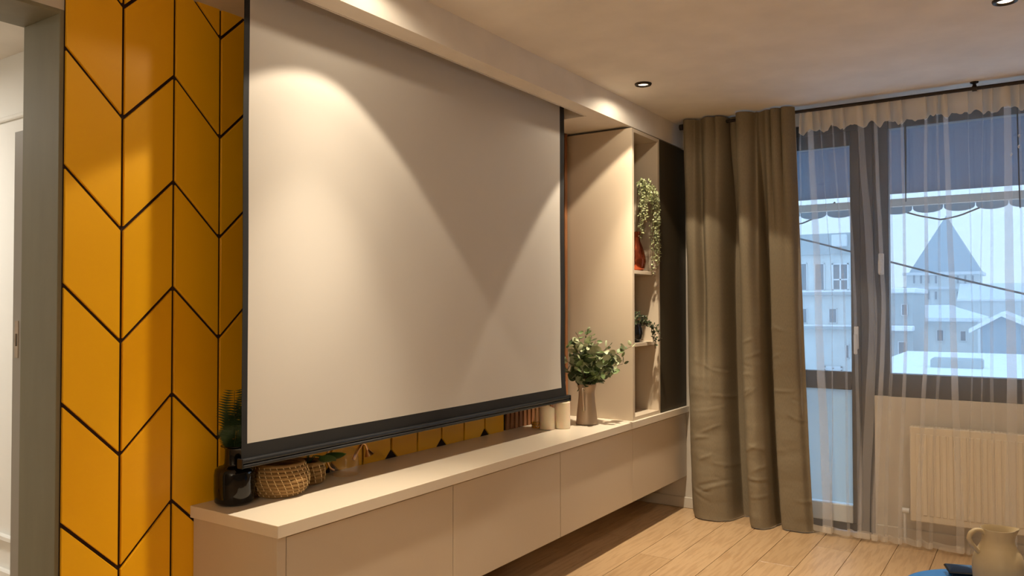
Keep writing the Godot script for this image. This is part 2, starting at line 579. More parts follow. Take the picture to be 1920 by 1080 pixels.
func make_hall() -> void:
	var b := MB.new()
	b.box(V(1.84, 0, -4.2), V(2.0, CEIL, -0.226)); b.box(V(-0.8, 0, -4.2), V(-0.6, CEIL, -0.226)); b.box(V(-0.6, 0, -4.2), V(1.84, CEIL, -4.0))
	var h = struct(obj("wall_hall", b, M.hall_paint), "bright white hallway wall with mouldings")
	b = MB.new(); b.box(V(1.822, 2.322, -4.0), V(1.84, 2.345, -0.226), 0.005); obj("picture_rail", b, M.hall_paint, h)
	b = MB.new(); b.box(V(1.815, 0.262, -4.0), V(1.84, 0.292, -0.226), 0.006); obj("panel_moulding", b, M.hall_paint, h)
	b = MB.new(); b.box(V(1.812, 0.0, -4.0), V(1.84, 0.126, -0.226), 0.006); obj("skirting", b, M.hall_paint, h)
	# hall lamp: a flat ceiling panel
	var t := thing("hall_ceiling_lamp", "flat round ceiling lamp in the hallway", "lamp", V(0.9, CEIL, -2.6))
	b = MB.new()
	b.lathe([Vector2(0.0, -0.045), Vector2(0.14, -0.042), Vector2(0.16, -0.03)], V(0, 0, 0), 32)
	obj("diffuser", b, M.lamp_glow, t)
	b = MB.new()
	b.lathe([Vector2(0.162, -0.032), Vector2(0.17, -0.02), Vector2(0.17, 0.0)], V(0, 0, 0), 32)
	obj("lamp_base", b, M.white_plastic, t)
	var l := AreaLight3D.new()
	l.name = "hall_light"
	l.area_size = Vector2(0.3, 0.3)
	l.light_energy = 3.9
	l.light_color = Color(1.0, 0.985, 0.95)
	l.shadow_enabled = true
	l.area_range = 12.0
	l.position = V(0.9, CEIL - 0.055, -2.6)
	l.rotation_degrees = V(-90, 0, 0)
	add_child(l)
	# lining of the doorway
	var d := thing("door_1", "olive grey lining of the hallway doorway", "")
	d.remove_meta("category")
	d.set_meta("kind", "structure")
	b = MB.new(); b.box(V(1.226, 0, -0.228), V(1.2395, 2.325, 0.001), 0.0015); obj("side_lining", b, M.olive_casing, d)
	b = MB.new(); b.box(V(0.35, 2.312, -0.228), V(1.226, 2.3255, 0.001), 0.0015); obj("head_lining", b, M.olive_casing, d)
	b = MB.new(); b.box(V(0.349, 0, -0.228), V(0.3625, 2.312, 0.001), 0.0015); obj("side_lining", b, M.olive_casing, d)
	b = MB.new()
	b.box(V(1.228, 0, -0.285), V(1.30, 1.278, -0.2285)); b.box(V(1.228, 1.318, -0.285), V(1.30, 1.978, -0.2285))
	b.box(V(1.228, 1.278, -0.285), V(1.30, 1.318, -0.264)); b.box(V(1.228, 1.278, -0.250), V(1.30, 1.318, -0.2285))
	var post = obj("frame_post", b, M.frame_grey, d)
	b = MB.new()      # the plate round the open mortise
	b.box(V(1.2262, 1.24, -0.268), V(1.2282, 1.278, -0.246)); b.box(V(1.2262, 1.318, -0.268), V(1.2282, 1.36, -0.246))
	b.box(V(1.2262, 1.278, -0.268), V(1.2282, 1.318, -0.264)); b.box(V(1.2262, 1.278, -0.250), V(1.2282, 1.318, -0.246))
	obj("strike_plate", b, M.zinc, post)

# ---------------------------------------------------------------- window and balcony door
func bar(parent: Node, called: String, lo: Vector3, hi: Vector3, m: Material, bev := 0.004) -> MeshInstance3D:
	var b := MB.new()
	b.box(lo, hi, bev)
	return obj(called, b, m, parent)

func make_window() -> void:
	var x0 := WALL_X + 0.03
	var x1 := WALL_X + 0.10
	var d := thing("door_2", "balcony door with a clear upper pane and a frosted lower panel", "")
	d.remove_meta("category"); d.set_meta("kind", "structure")
	var fm: Material = M.window_frame
	bar(d, "frame_post", V(x0, 0, 0.70), V(x1, 2.56, 0.76), fm)
	bar(d, "frame_post", V(x0 - 0.012, 0, 1.585), V(x1, 2.56, 1.66), fm)
	bar(d, "frame_head", V(x0, 2.49, 0.76), V(x1, 2.56, 1.585), fm)
	bar(d, "threshold", V(x0, 0.0, 0.76), V(x1, 0.05, 1.585), fm)
	bar(d, "door_stile", V(x0 - 0.012, 0.05, 0.76), V(x1 - 0.02, 2.49, 0.845), fm)
	bar(d, "door_stile", V(x0 - 0.012, 0.05, 1.528), V(x1 - 0.02, 2.49, 1.585), fm)
	bar(d, "door_rail", V(x0 - 0.012, 0.875, 0.845), V(x1 - 0.02, 0.987, 1.528), fm)
	bar(d, "door_rail", V(x0 - 0.012, 2.40, 0.845), V(x1 - 0.02, 2.49, 1.528), fm)
	var sheet_ := MB.new()
	sheet_.quad(V(x0 + 0.02, 0.165, 0.845), V(x0 + 0.02, 0.165, 1.528), V(x0 + 0.02, 0.875, 1.528), V(x0 + 0.02, 0.875, 0.845), V(-1, 0, 0))
	obj("lower_panel", sheet_, M.frosted_panel, d)
	bar(d, "bottom_rail", V(x0 - 0.012, 0.05, 0.845), V(x1 - 0.02, 0.158, 1.528), M.door_panel)
	bar(d, "pane", V(x0 + 0.03, 0.987, 0.845), V(x0 + 0.036, 2.40, 1.528), M.pane, 0.0)
	var hp = bar(d, "handle_plate", V(x0 - 0.02, 1.13, 1.545), V(x0 - 0.011, 1.27, 1.572), M.white_plastic)
	bar(hp, "handle_lever", V(x0 - 0.055, 1.10, 1.549), V(x0 - 0.04, 1.225, 1.568), M.white_plastic)
	var w := thing("window_1", "wide window beside the balcony door with dark frames", "")
	w.remove_meta("category"); w.set_meta("kind", "structure")
	bar(w, "frame_stile", V(x0, 0.85, 1.66), V(x1, 2.56, 1.745), fm)
	bar(w, "frame_stile", V(x0, 0.85, 2.62), V(x1, 2.56, 2.72), fm)
	bar(w, "frame_stile", V(x0, 0.85, 3.42), V(x1, 2.56, 3.50), fm)
	bar(w, "frame_head", V(x0, 2.48, 1.745), V(x1, 2.56, 3.42), fm)
	bar(w, "frame_sill", V(x0 - 0.02, 0.85, 1.745), V(x1, 0.987, 3.42), fm)
	for zz in [[1.745, 2.62], [2.72, 3.42]]:
		bar(w, "pane", V(x0 + 0.03, 0.987, zz[0]), V(x0 + 0.036, 2.48, zz[1]), M.pane, 0.0)
	var p := pix(1652, 495, 0, x0 - 0.01)
	var wp = bar(w, "handle_plate", V(x0 - 0.012, p.y - 0.065, p.z - 0.016), V(x0 - 0.001, p.y + 0.065, p.z + 0.016), M.white_plastic)
	bar(wp, "handle_lever", V(x0 - 0.05, p.y - 0.06, p.z - 0.012), V(x0 - 0.036, p.y + 0.02, p.z + 0.012), M.white_plastic)

func make_outside() -> void:
	# awning over the balcony
	var t := thing("awning", "blue fabric awning with a pale front beam and scalloped valance", "awning")
	var b := MB.new()
	var rows := []
	for a in 9:
		var q := a / 8.0
		var line := []
		for k in 12:
			line.append(V(5.50 + 1.12 * q, 2.78 - 0.53 * q - 0.03 * sin(PI * q), -1.2 + 5.6 * k / 11.0))
		rows.append(line)
	b.grid(rows, false, V(6, 0, 2))
	obj("canopy", b, M.awning_cloth, t)
	bar(t, "front_beam", V(6.58, 2.147, -1.2), V(6.64, 2.208, 4.4), M.beam_white)
	b = MB.new()
	b.box(V(5.475, 2.70, -1.2), V(5.56, 2.80, 4.4), 0.01)
	obj("roller_box", b, M.beam_white, t)
	rng.seed = 3
	var zz := -1.15
	while zz < 4.3:
		var vb := MB.new()
		var pts := [V(6.60, 2.148, zz), V(6.60, 2.148, zz + 0.20)]
		for k in 9:
			var a := PI * k / 8.0
			pts.append(V(6.60, 2.125 - 0.035 * sin(a), zz + 0.10 + 0.10 * cos(a)))
		vb.slab(pts, V(0.004, 0, 0))
		obj("valance_scallop", vb, M.valance_cloth, t)
		zz += 0.205
	# service cables
	cable([pix(1420, 386, 0, 6.615), pix(1475, 422, 0, 6.615), pix(1530, 408, 0, 6.615), pix(1566, 379, 0, 6.615)], "thin dark cable looping below the awning beside the balcony door", 0.006)
	cable([pix(1640, 380, 0, 6.615), pix(1680, 393, 0, 6.615), pix(1725, 405, 0, 6.615), pix(1766, 412, 0, 6.615), pix(1800, 404, 0, 6.615), pix(1840, 388, 0, 6.615), pix(1875, 370, 0, 6.615)], "dark cable sagging under the awning before the church spire", 0.006)
	cable([pix(1380, 425, 0, 12.0), pix(1500, 448, 0, 12.0), pix(1600, 473, 0, 12.0), pix(1760, 514, 0, 12.0), pix(1960, 560, 0, 12.0)], "straight dark cable crossing the view before the snowy roofs", 0.013)
	# ground under snow
	b = MB.new()
	b.box(V(9.0, -14.2, -140.0), V(260.0, -14.0, 90.0))
	struct(obj("snow_ground", b, M.snow), "snow covered ground far below the window")
	# left apartment block
	var X := 60.0
	var ab := thing("apartment_building", "pale flat-roofed apartment block with snow on its ledges", "building", V(X, -14, -17))
	var l0 := pix(1602, 436, 0, X)
	var zl := -26.0
	var yt := l0.y
	b = MB.new(); b.box(V(X, -14, zl), V(X + 14, yt - 1.5, l0.z)); off(obj("wall", b, M.render_pale, ab), ab)
	b = MB.new(); b.box(V(X - 0.3, yt - 1.5, zl), V(X + 14, yt, l0.z + 0.25)); off(obj("parapet", b, M.render_grey, ab), ab)
	for py in [548.0, 612.0]:
		var lp := pix(1560, py, 0, X)
		b = MB.new(); b.box(V(X - 0.55, lp.y - 0.22, zl), V(X, lp.y, l0.z), 0.03); var led = off(obj("ledge", b, M.render_grey, ab), ab)
		b = MB.new(); b.box(V(X - 0.55, lp.y, zl), V(X - 0.02, lp.y + 0.12, l0.z), 0.04); off(obj("snow_cap", b, M.snow, led), ab)
	for r in [[1498.0, 494.0, 1514.0, 545.0], [1527.0, 494.0, 1547.0, 545.0], [1560.0, 494.0, 1592.0, 545.0], [1554.0, 578.0, 1570.0, 606.0], [1500.0, 578.0, 1514.0, 606.0], [1586.0, 646.0, 1593.0, 672.0], [1546.0, 686.0, 1580.0, 696.0]]:
		far_window(ab, r, X)
	b = MB.new()
	var ac := pix(1578, 452, 0, X)
	b.box(V(X - 0.75, ac.y - 0.42, ac.z - 0.55), V(X - 0.3, ac.y + 0.42, ac.z + 0.45), 0.05)
	off(obj("cooling_unit", b, M.far_frame, ab), ab)
	# grey wing right of the door post
	var X2 := 52.0
	var gw := thing("grey_annex", "low grey flat-roofed annex beside the apartment block", "building", V(X2, -14, -7))
	var a0 := pix(1640, 550, 0, X2)
	var a1 := pix(1711, 550, 0, X2)
	b = MB.new(); b.box(V(X2, -14, a0.z), V(X2 + 6, a0.y, a1.z)); off(obj("wall", b, M.render_grey, gw), gw)
	b = MB.new(); b.box(V(X2 - 0.3, a0.y, a0.z - 0.3), V(X2 + 6, a0.y + 0.3, a1.z + 0.2), 0.05); off(obj("snow_cap", b, M.snow, gw), gw)
	var g0 := pix(1680, 615, 0, X2)
	b = MB.new(); b.box(V(X2 - 0.9, g0.y - 0.15, a0.z), V(X2, g0.y + 0.15, a1.z + 0.1), 0.05); off(obj("ledge", b, M.snow, gw), gw)
	for r in [[1690.0, 570.0, 1702.0, 592.0], [1684.0, 640.0, 1700.0, 670.0]]:
		far_window(gw, r, X2)
	# church with a tall pyramid roof
	var X3 := 110.0
	var ch := thing("church", "hazy church with a tall steep pyramid roof", "church", V(X3, -14, -7))
	var e0 := pix(1692, 512, 0, X3)
	var e1 := pix(1842, 512, 0, X3)
	var ap := pix(1774, 404, 0, X3 + 4.0)
	var r0 := pix(1704, 512, 0, X3)
	var r1 := pix(1838, 512, 0, X3)
	var zm := (r0.z + r1.z) / 2.0
	b = MB.new()
	var q0 := V(X3, r0.y, r0.z); var q1 := V(X3, r0.y, r1.z); var q2 := V(X3 + 8, r0.y, r1.z); var q3 := V(X3 + 8, r0.y, r0.z)
	for qq in [[q0, q1], [q1, q2], [q2, q3], [q3, q0]]:
		b.tri(qq[0], qq[1], V(ap.x, ap.y, ap.z), (qq[0] + qq[1]) / 2.0 - V(X3 + 4, r0.y - 1, zm))
	off(obj("pyramid_roof", b, M.slate, ch), ch)
	b = MB.new(); b.box(V(X3 + 0.4, -14, e0.z + 0.4), V(X3 + 7.6, r0.y, e1.z - 0.4)); off(obj("tower_wall", b, M.render_pale, ch), ch)
	b = MB.new(); b.box(V(X3 - 0.2, r0.y - 0.3, e0.z), V(X3 + 8.2, r0.y + 0.05, e1.z)); off(obj("eaves", b, M.far_frame, ch), ch)
	var c0 := pix(1700, 538, 0, X3)
	b = MB.new(); b.box(V(X3 - 0.2, c0.y - 0.3, e0.z), V(X3 + 0.4, c0.y, e1.z)); off(obj("cornice", b, M.far_frame, ch), ch)
	for px in [1714.0, 1727.0, 1741.0, 1755.0, 1796.0, 1810.0, 1824.0]:
		far_window(ch, [px - 3.0, 516.0, px + 3.0, 532.0], X3 + 0.4)
		far_window(ch, [px - 3.0, 546.0, px + 3.0, 562.0], X3 + 0.4)
	far_window(ch, [1787.0, 478.0, 1793.0, 488.0], X3 + 1.4)
	var wv := pix(1800, 545, 0, X3 - 4)
	var wv1 := pix(1990, 545, 0, X3 - 4)
	b = MB.new(); b.box(V(X3 - 4, -14, wv.z), V(X3 + 3, wv.y - 1.2, wv1.z)); off(obj("side_wing", b, M.render_pale, ch), ch)
	b = MB.new(); b.slab([V(X3 - 4.4, wv.y - 1.2, wv.z - 0.3), V(X3 - 4.4, wv.y - 1.2, wv1.z), V(X3 + 0, wv.y + 0.7, wv1.z), V(X3 + 0, wv.y + 0.7, wv.z - 0.3)], V(0, 0.2, 0)); off(obj("snowy_roof", b, M.snow, ch), ch)
	# snow roofed house
	var X4 := 62.0
	var hs := thing("snowy_house", "house with a broad snow covered roof below the church", "house", V(X4, -14, -3))
	var h0 := pix(1706, 602, 0, X4)
	var h1 := pix(1842, 612, 0, X4)
	b = MB.new(); b.box(V(X4 + 0.4, -14, h0.z + 0.3), V(X4 + 7, h0.y, h1.z - 0.3)); off(obj("wall", b, M.render_pale, hs), hs)
	var rp := pix(1708, 578, 0, X4 + 4)
	var rq := pix(1786, 580, 0, X4 + 4)
	b = MB.new()
	b.slab([V(X4 - 0.3, h0.y, h0.z), V(X4 - 0.3, h0.y, h1.z), V(X4 + 4, rp.y, rq.z), V(X4 + 4, rp.y, rp.z)], V(0, 0.25, 0))
	b.slab([V(X4 - 0.3, h0.y, h1.z), V(X4 + 8, h0.y, h1.z), V(X4 + 4, rq.y, rq.z)], V(0, 0.25, 0))
	off(obj("roof", b, M.snow, hs), hs)
	for r in [[1714.0, 620.0, 1724.0, 638.0], [1756.0, 618.0, 1770.0, 640.0], [1800.0, 620.0, 1812.0, 640.0]]:
		far_window(hs, r, X4 + 0.4)
	# grey gabled shed
	var X5 := 48.0
	var gs := thing("gabled_house", "grey blue gabled house end before the snowy yard", "house", V(X5, -14, 0))
	var s0 := pix(1838, 650, 0, X5)
	var s1 := pix(1838, 614, 0, X5)
	var s2 := pix(1878, 593, 0, X5)
	var s3 := pix(1930, 612, 0, X5)
	b = MB.new()
	b.slab([V(X5 + 8, -14, s1.z), V(X5 + 8, -14, s3.z), V(X5 + 8, s3.y, s3.z), V(X5 + 8, s2.y, s2.z), V(X5 + 8, s1.y, s1.z)], V(-8, 0, 0))
	off(obj("gable_wall", b, M.slate, gs), gs)
	b = MB.new()
	b.slab([V(X5 - 0.4, s1.y - 0.3, s1.z - 0.5), V(X5 + 8.3, s1.y - 0.3, s1.z - 0.5), V(X5 + 8.3, s2.y, s2.z), V(X5 - 0.4, s2.y, s2.z)], V(0, 0.22, 0))
	b.slab([V(X5 - 0.4, s3.y - 0.3, s3.z + 0.5), V(X5 + 8.3, s3.y - 0.3, s3.z + 0.5), V(X5 + 8.3, s2.y, s2.z), V(X5 - 0.4, s2.y, s2.z)], V(0, 0.22, 0))
	off(obj("roof", b, M.snow, gs), gs)
	# near snowy flat roof
	var X6 := 30.0
	var nr := thing("flat_roof_building", "long low building with a flat roof under thick snow", "building", V(X6, -14, 0))
	var n0 := pix(1640, 672, 0, X6)
	var n1 := pix(2050, 672, 0, X6)
	b = MB.new(); b.box(V(X6 - 8, -14, n0.z), V(X6 + 9, n0.y - 0.5, n1.z)); off(obj("wall", b, M.render_pale, nr), nr)
	b = MB.new(); b.box(V(X6 - 8.2, n0.y - 0.5, n0.z - 0.2), V(X6 + 9.2, n0.y - 0.2, n1.z), 0.1); off(obj("snow_cap", b, M.snow, nr), nr)
	var k0 := pix(1795, 684, 0, X6)
	b = MB.new(); b.box(V(X6 - 0.5, n0.y - 0.25, k0.z - 0.75), V(X6 + 0.4, n0.y + 0.1, k0.z + 0.75), 0.05); off(obj("roof_vent", b, M.render_grey, nr), nr)
	# winter haze outside
	var fv := FogVolume.new()
	fv.name = "winter_haze"
	fv.shape = RenderingServer.FOG_VOLUME_SHAPE_BOX
	fv.size = V(150, 60, 150)
	fv.position = V(85, 5, -15)
	var fmz := FogMaterial.new()
	fmz.density = 0.006
	fmz.albedo = c8(245, 250, 255)
	fv.material = fmz
	tag(fv, "pale blue winter haze over the town", "haze", "", "stuff")
	add_child(fv)

# a mesh built in world positions, hung under a thing that stands elsewhere
func off(o: Node3D, t: Node3D) -> Node3D:
	if o.get_parent() == t: o.position = -t.position
	return o

func far_window(t: Node3D, r: Array, X: float) -> void:
	var a := pix(r[0], r[1], 0, X)
	var c := pix(r[2], r[3], 0, X)
	var w: float = absf(c.z - a.z)
	var f: float = clampf(w * 0.09, 0.04, 0.12)
	var b := MB.new()
	b.box(V(X - 0.10, c.y, a.z), V(X + 0.02, c.y + f, c.z)); b.box(V(X - 0.10, a.y - f, a.z), V(X + 0.02, a.y, c.z))
	b.box(V(X - 0.10, c.y, a.z), V(X + 0.02, a.y, a.z + f)); b.box(V(X - 0.10, c.y, c.z - f), V(X + 0.02, a.y, c.z))
	if w > 0.9: b.box(V(X - 0.09, c.y, (a.z + c.z) / 2 - f / 2), V(X, a.y, (a.z + c.z) / 2 + f / 2)); b.box(V(X - 0.09, a.y - (a.y - c.y) * 0.62, a.z), V(X, a.y - (a.y - c.y) * 0.62 + f, c.z))
	var o = off(obj("window", b, M.far_frame, t), t)
	b = MB.new()
	b.box(V(X - 0.05, c.y, a.z), V(X - 0.02, a.y, c.z))
	obj("pane", b, M.far_glass, o)

func cable(pts: Array, label: String, r: float) -> void:
	var cv := Curve3D.new()
	for k in pts.size():
		var tg: Vector3 = (pts[mini(k + 1, pts.size() - 1)] - pts[maxi(k - 1, 0)]) / 6.0
		cv.add_point(pts[k], -tg, tg)
	var smooth := []
	var L := cv.get_baked_length()
	for k in 25: smooth.append(cv.sample_baked(L * k / 24.0))
	var b := MB.new()
	b.tube(smooth, r, 6)
	var o := obj(numbered("service_cable"), b, M.cable_black)
	tag(o, label, "cable", "service cables outside the window")

# ---------------------------------------------------------------- screen
func make_screen() -> void:
	var t := thing("projection_screen", "large white roll-down projection screen with black borders", "projection screen", V(2.8, TOP, 0.247))
	var P := t.position
	var xl := 1.7135
	var xr := 3.903
	var yb := 0.885
	var yt := CEIL - 0.06
	var wl := 1.7365
	var wr := 3.855
	var wy := 0.937
	var wav := func(x: float, y: float) -> float:
		return 0.0016 * sin(x * 5.0 + y * 2.2) * sin(y * 3.1 + 0.6) + 0.0012 * sin(x * 11.0 - y * 7.0)
	# the fabric curls in a little near its lower corners
	var edge := func(y: float) -> float:
		return 0.022 * pow(clampf((1.16 - y) / 0.28, 0.0, 1.0), 2.0)
	var sheet := func(xa: float, xb: float, ya: float, yb2: float, zo: float, nx: int, ny: int) -> MB:
		var b := MB.new()
		var rows := []
		for a in ny + 1:
			var y: float = lerpf(ya, yb2, float(a) / ny)
			var line := []
			for k in nx + 1:
				var x: float = lerpf(xa, xb, float(k) / nx)
				x += edge.call(y) * clampf((x - 3.2) / 0.6, 0.0, 1.0)
				line.append(V(x, y, 0.247 + wav.call(x, y) + zo) - P)
			rows.append(line)
		b.grid(rows, false, V(2.8, 1.5, -3.0) - P)
		return b
	obj("white_surface", sheet.call(wl, wr, wy, yt, 0.0, 60, 40), M.screen_white, t)
	obj("black_border", sheet.call(xl, wl, yb, yt, 0.0, 2, 40), M.screen_black, t)
	obj("black_border", sheet.call(wr, xr, yb, yt, 0.0, 2, 40), M.screen_black, t)
	obj("black_border", sheet.call(wl, wr, yb, wy, 0.0, 60, 3), M.screen_black, t)
	var bk = sheet.call(xl, xr, yb, yt, -0.0012, 60, 40)
	obj("backing", bk, M.screen_black, t)
	var b := MB.new()
	# weight bar: rounded upper roll above a flat lower lip
	b.tube([V(1.709, 0.878, 0.249) - P, V(3.944, 0.878, 0.249) - P], 0.011, 14)
	obj("weight_bar", b, M.bar_black, t)
	b = MB.new()
	b.box(V(1.712, 0.857, 0.236) - P, V(3.942, 0.868, 0.262) - P, 0.003)
	obj("bar_lip", b, M.bar_black, t)
	for x in [1.707, 3.944]:
		b = MB.new()
		b.box(V(x - 0.003, 0.856, 0.235) - P, V(x + 0.003, 0.890, 0.264) - P, 0.002)
		obj("end_cap", b, M.bar_black, t)
	b = MB.new()
	b.tube([V(1.66, CEIL - 0.06, 0.215) - P, V(3.95, CEIL - 0.06, 0.215) - P], 0.032, 20)
	obj("roller", b, M.beam_white, t)

# ---------------------------------------------------------------- cabinets
func make_cabinets() -> void:
	var xs := [1.690, 2.605, 3.491, 4.355, WALL_X - 0.003]
	var who := ["beige wall-hung cabinet at the free end, its outer side showing", "beige wall-hung cabinet second from the free end", "beige wall-hung cabinet under the candles and metal pitcher", "beige wall-hung cabinet below the open shelves, next to the curtain"]
	for k in 4:
		var t := thing("wall_cabinet", who[k], "cabinet", V((xs[k] + xs[k + 1]) / 2.0, 0.2208, 0.23), "wall-hung cabinets under the counter")
		var P := t.position
		var b := MB.new()
		var x0: float = xs[k] + (0.0 if k == 0 else 0.0005)
		var x1: float = xs[k + 1] - 0.0005
		b.box(V(x0, 0.2208, 0.016) - P, V(x1, 0.664, 0.438) - P, 0.001)
		if k == 0: b.box(V(x0, 0.2208, 0.438) - P, V(x0 + 0.037, 0.664, 0.458) - P, 0.001)
		obj("body", b, M.lacquer, t)
		b = MB.new()
		b.box(V(x0 + (0.040 if k == 0 else 0.0015), 0.2215, 0.4385) - P, V(x1 - 0.0015, 0.655, 0.458) - P, 0.0012)
		obj("door", b, M.lacquer, t)
	var ct := thing("countertop", "long pale beige countertop over the wall-hung cabinets", "countertop", V(3.4, 0.665, 0.24))
	var b2 := MB.new()
	b2.box(V(1.677, 0.6645, 0.0145) - ct.position, V(WALL_X - 0.002, TOP, 0.478) - ct.position, 0.0015)
	obj("slab", b2, M.counter, ct)
	# open shelf unit
	var us := thing("open_shelf_unit", "tall beige open shelf unit with three niches on the counter", "shelf unit", V(4.56, TOP, 0.23))
	var U := us.position
	var yt := 2.482
	bar(us, "side_panel", V(4.354, TOP, 0.0005) - U, V(4.383, yt, 0.46) - U, M.lacquer, 0.001)
	bar(us, "side_panel", V(4.742, TOP, 0.032) - U, V(4.768, yt, 0.46) - U, M.lacquer, 0.001)
	bar(us, "back_panel", V(4.383, TOP, 0.032) - U, V(4.742, yt, 0.045) - U, M.lacquer, 0.0)
	bar(us, "top_panel", V(4.383, yt - 0.022, 0.045) - U, V(4.742, yt, 0.46) - U, M.lacquer, 0.001)
	bar(us, "bottom_panel", V(4.383, TOP, 0.045) - U, V(4.742, TOP + 0.022, 0.46) - U, M.lacquer, 0.001)
	bar(us, "shelf", V(4.383, 1.597, 0.045) - U, V(4.742, 1.619, 0.446) - U, M.lacquer, 0.001)
	bar(us, "shelf", V(4.383, 1.150, 0.045) - U, V(4.742, 1.172, 0.446) - U, M.lacquer, 0.001)
	var tc := thing("tall_cabinet", "tall cabinet with a dark olive brown door beside the curtain", "cabinet", V(4.995, TOP, 0.23))
	U = tc.position
	bar(tc, "body", V(4.769, TOP, 0.032) - U, V(WALL_X - 0.003, yt, 0.44) - U, M.lacquer, 0.001)
	bar(tc, "door", V(4.771, TOP + 0.004, 0.4405) - U, V(WALL_X - 0.005, yt - 0.001, 0.4605) - U, M.dark_lacquer, 0.0015)
	# slatted wood panel on the wall behind the candles
	var sp := thing("slat_wall_panel", "vertical slatted wood panel on the wall behind the candles", "wall panel", V(3.99, TOP, 0.0))
	U = sp.position
	bar(sp, "backing", V(3.640, TOP, 0.0005) - U, V(4.353, SOFFIT - 0.002, 0.005) - U, M.slat_back, 0.0)
	var x := 3.652
	while x < 4.33:
		bar(sp, "slat", V(x, TOP, 0.005) - U, V(x + 0.029, SOFFIT - 0.002, 0.018) - U, M.slat_wood, 0.0015)
		x += 0.0440

# ---------------------------------------------------------------- curtains
func make_curtains() -> void:
	var X := WALL_X - 0.16
	var rod_y := 2.612
	var t := thing("curtain_rod", "thin dark curtain rod along the top of the window wall", "curtain rod", V(X, rod_y, 2.0))
	var b := MB.new()
	b.tube([V(0, 0, -1.49), V(0, 0, 1.9)], 0.0105, 12)
	obj("rod", b, M.rod_black, t)
	b = MB.new()
	b.tube([V(0, 0, -1.515), V(0, 0, -1.49)], 0.020, 14)
	obj("finial", b, M.rod_black, t)
	b = MB.new()
	b.tube([V(0, 0, 1.9), V(0, 0, 1.93)], 0.020, 14)
	obj("finial", b, M.rod_black, t)
	for z in [pix(1827, 162, 0, X).z, 0.70]:
		b = MB.new()
		b.tube([V(0, 0.0, z - 2.0), V(0, CEIL - rod_y, z - 2.0)], 0.009, 8)
		b.lathe([Vector2(0.02, CEIL - rod_y - 0.006), Vector2(0.022, CEIL - rod_y)], V(0, 0, z - 2.0), 16)
		b.tube([V(0, 0, z - 2.011), V(0, 0, z - 1.989)], 0.0165, 14)
		obj("bracket", b, M.rod_black, t)
	heavy_curtain(X)
	sheer_curtain(X + 0.022)

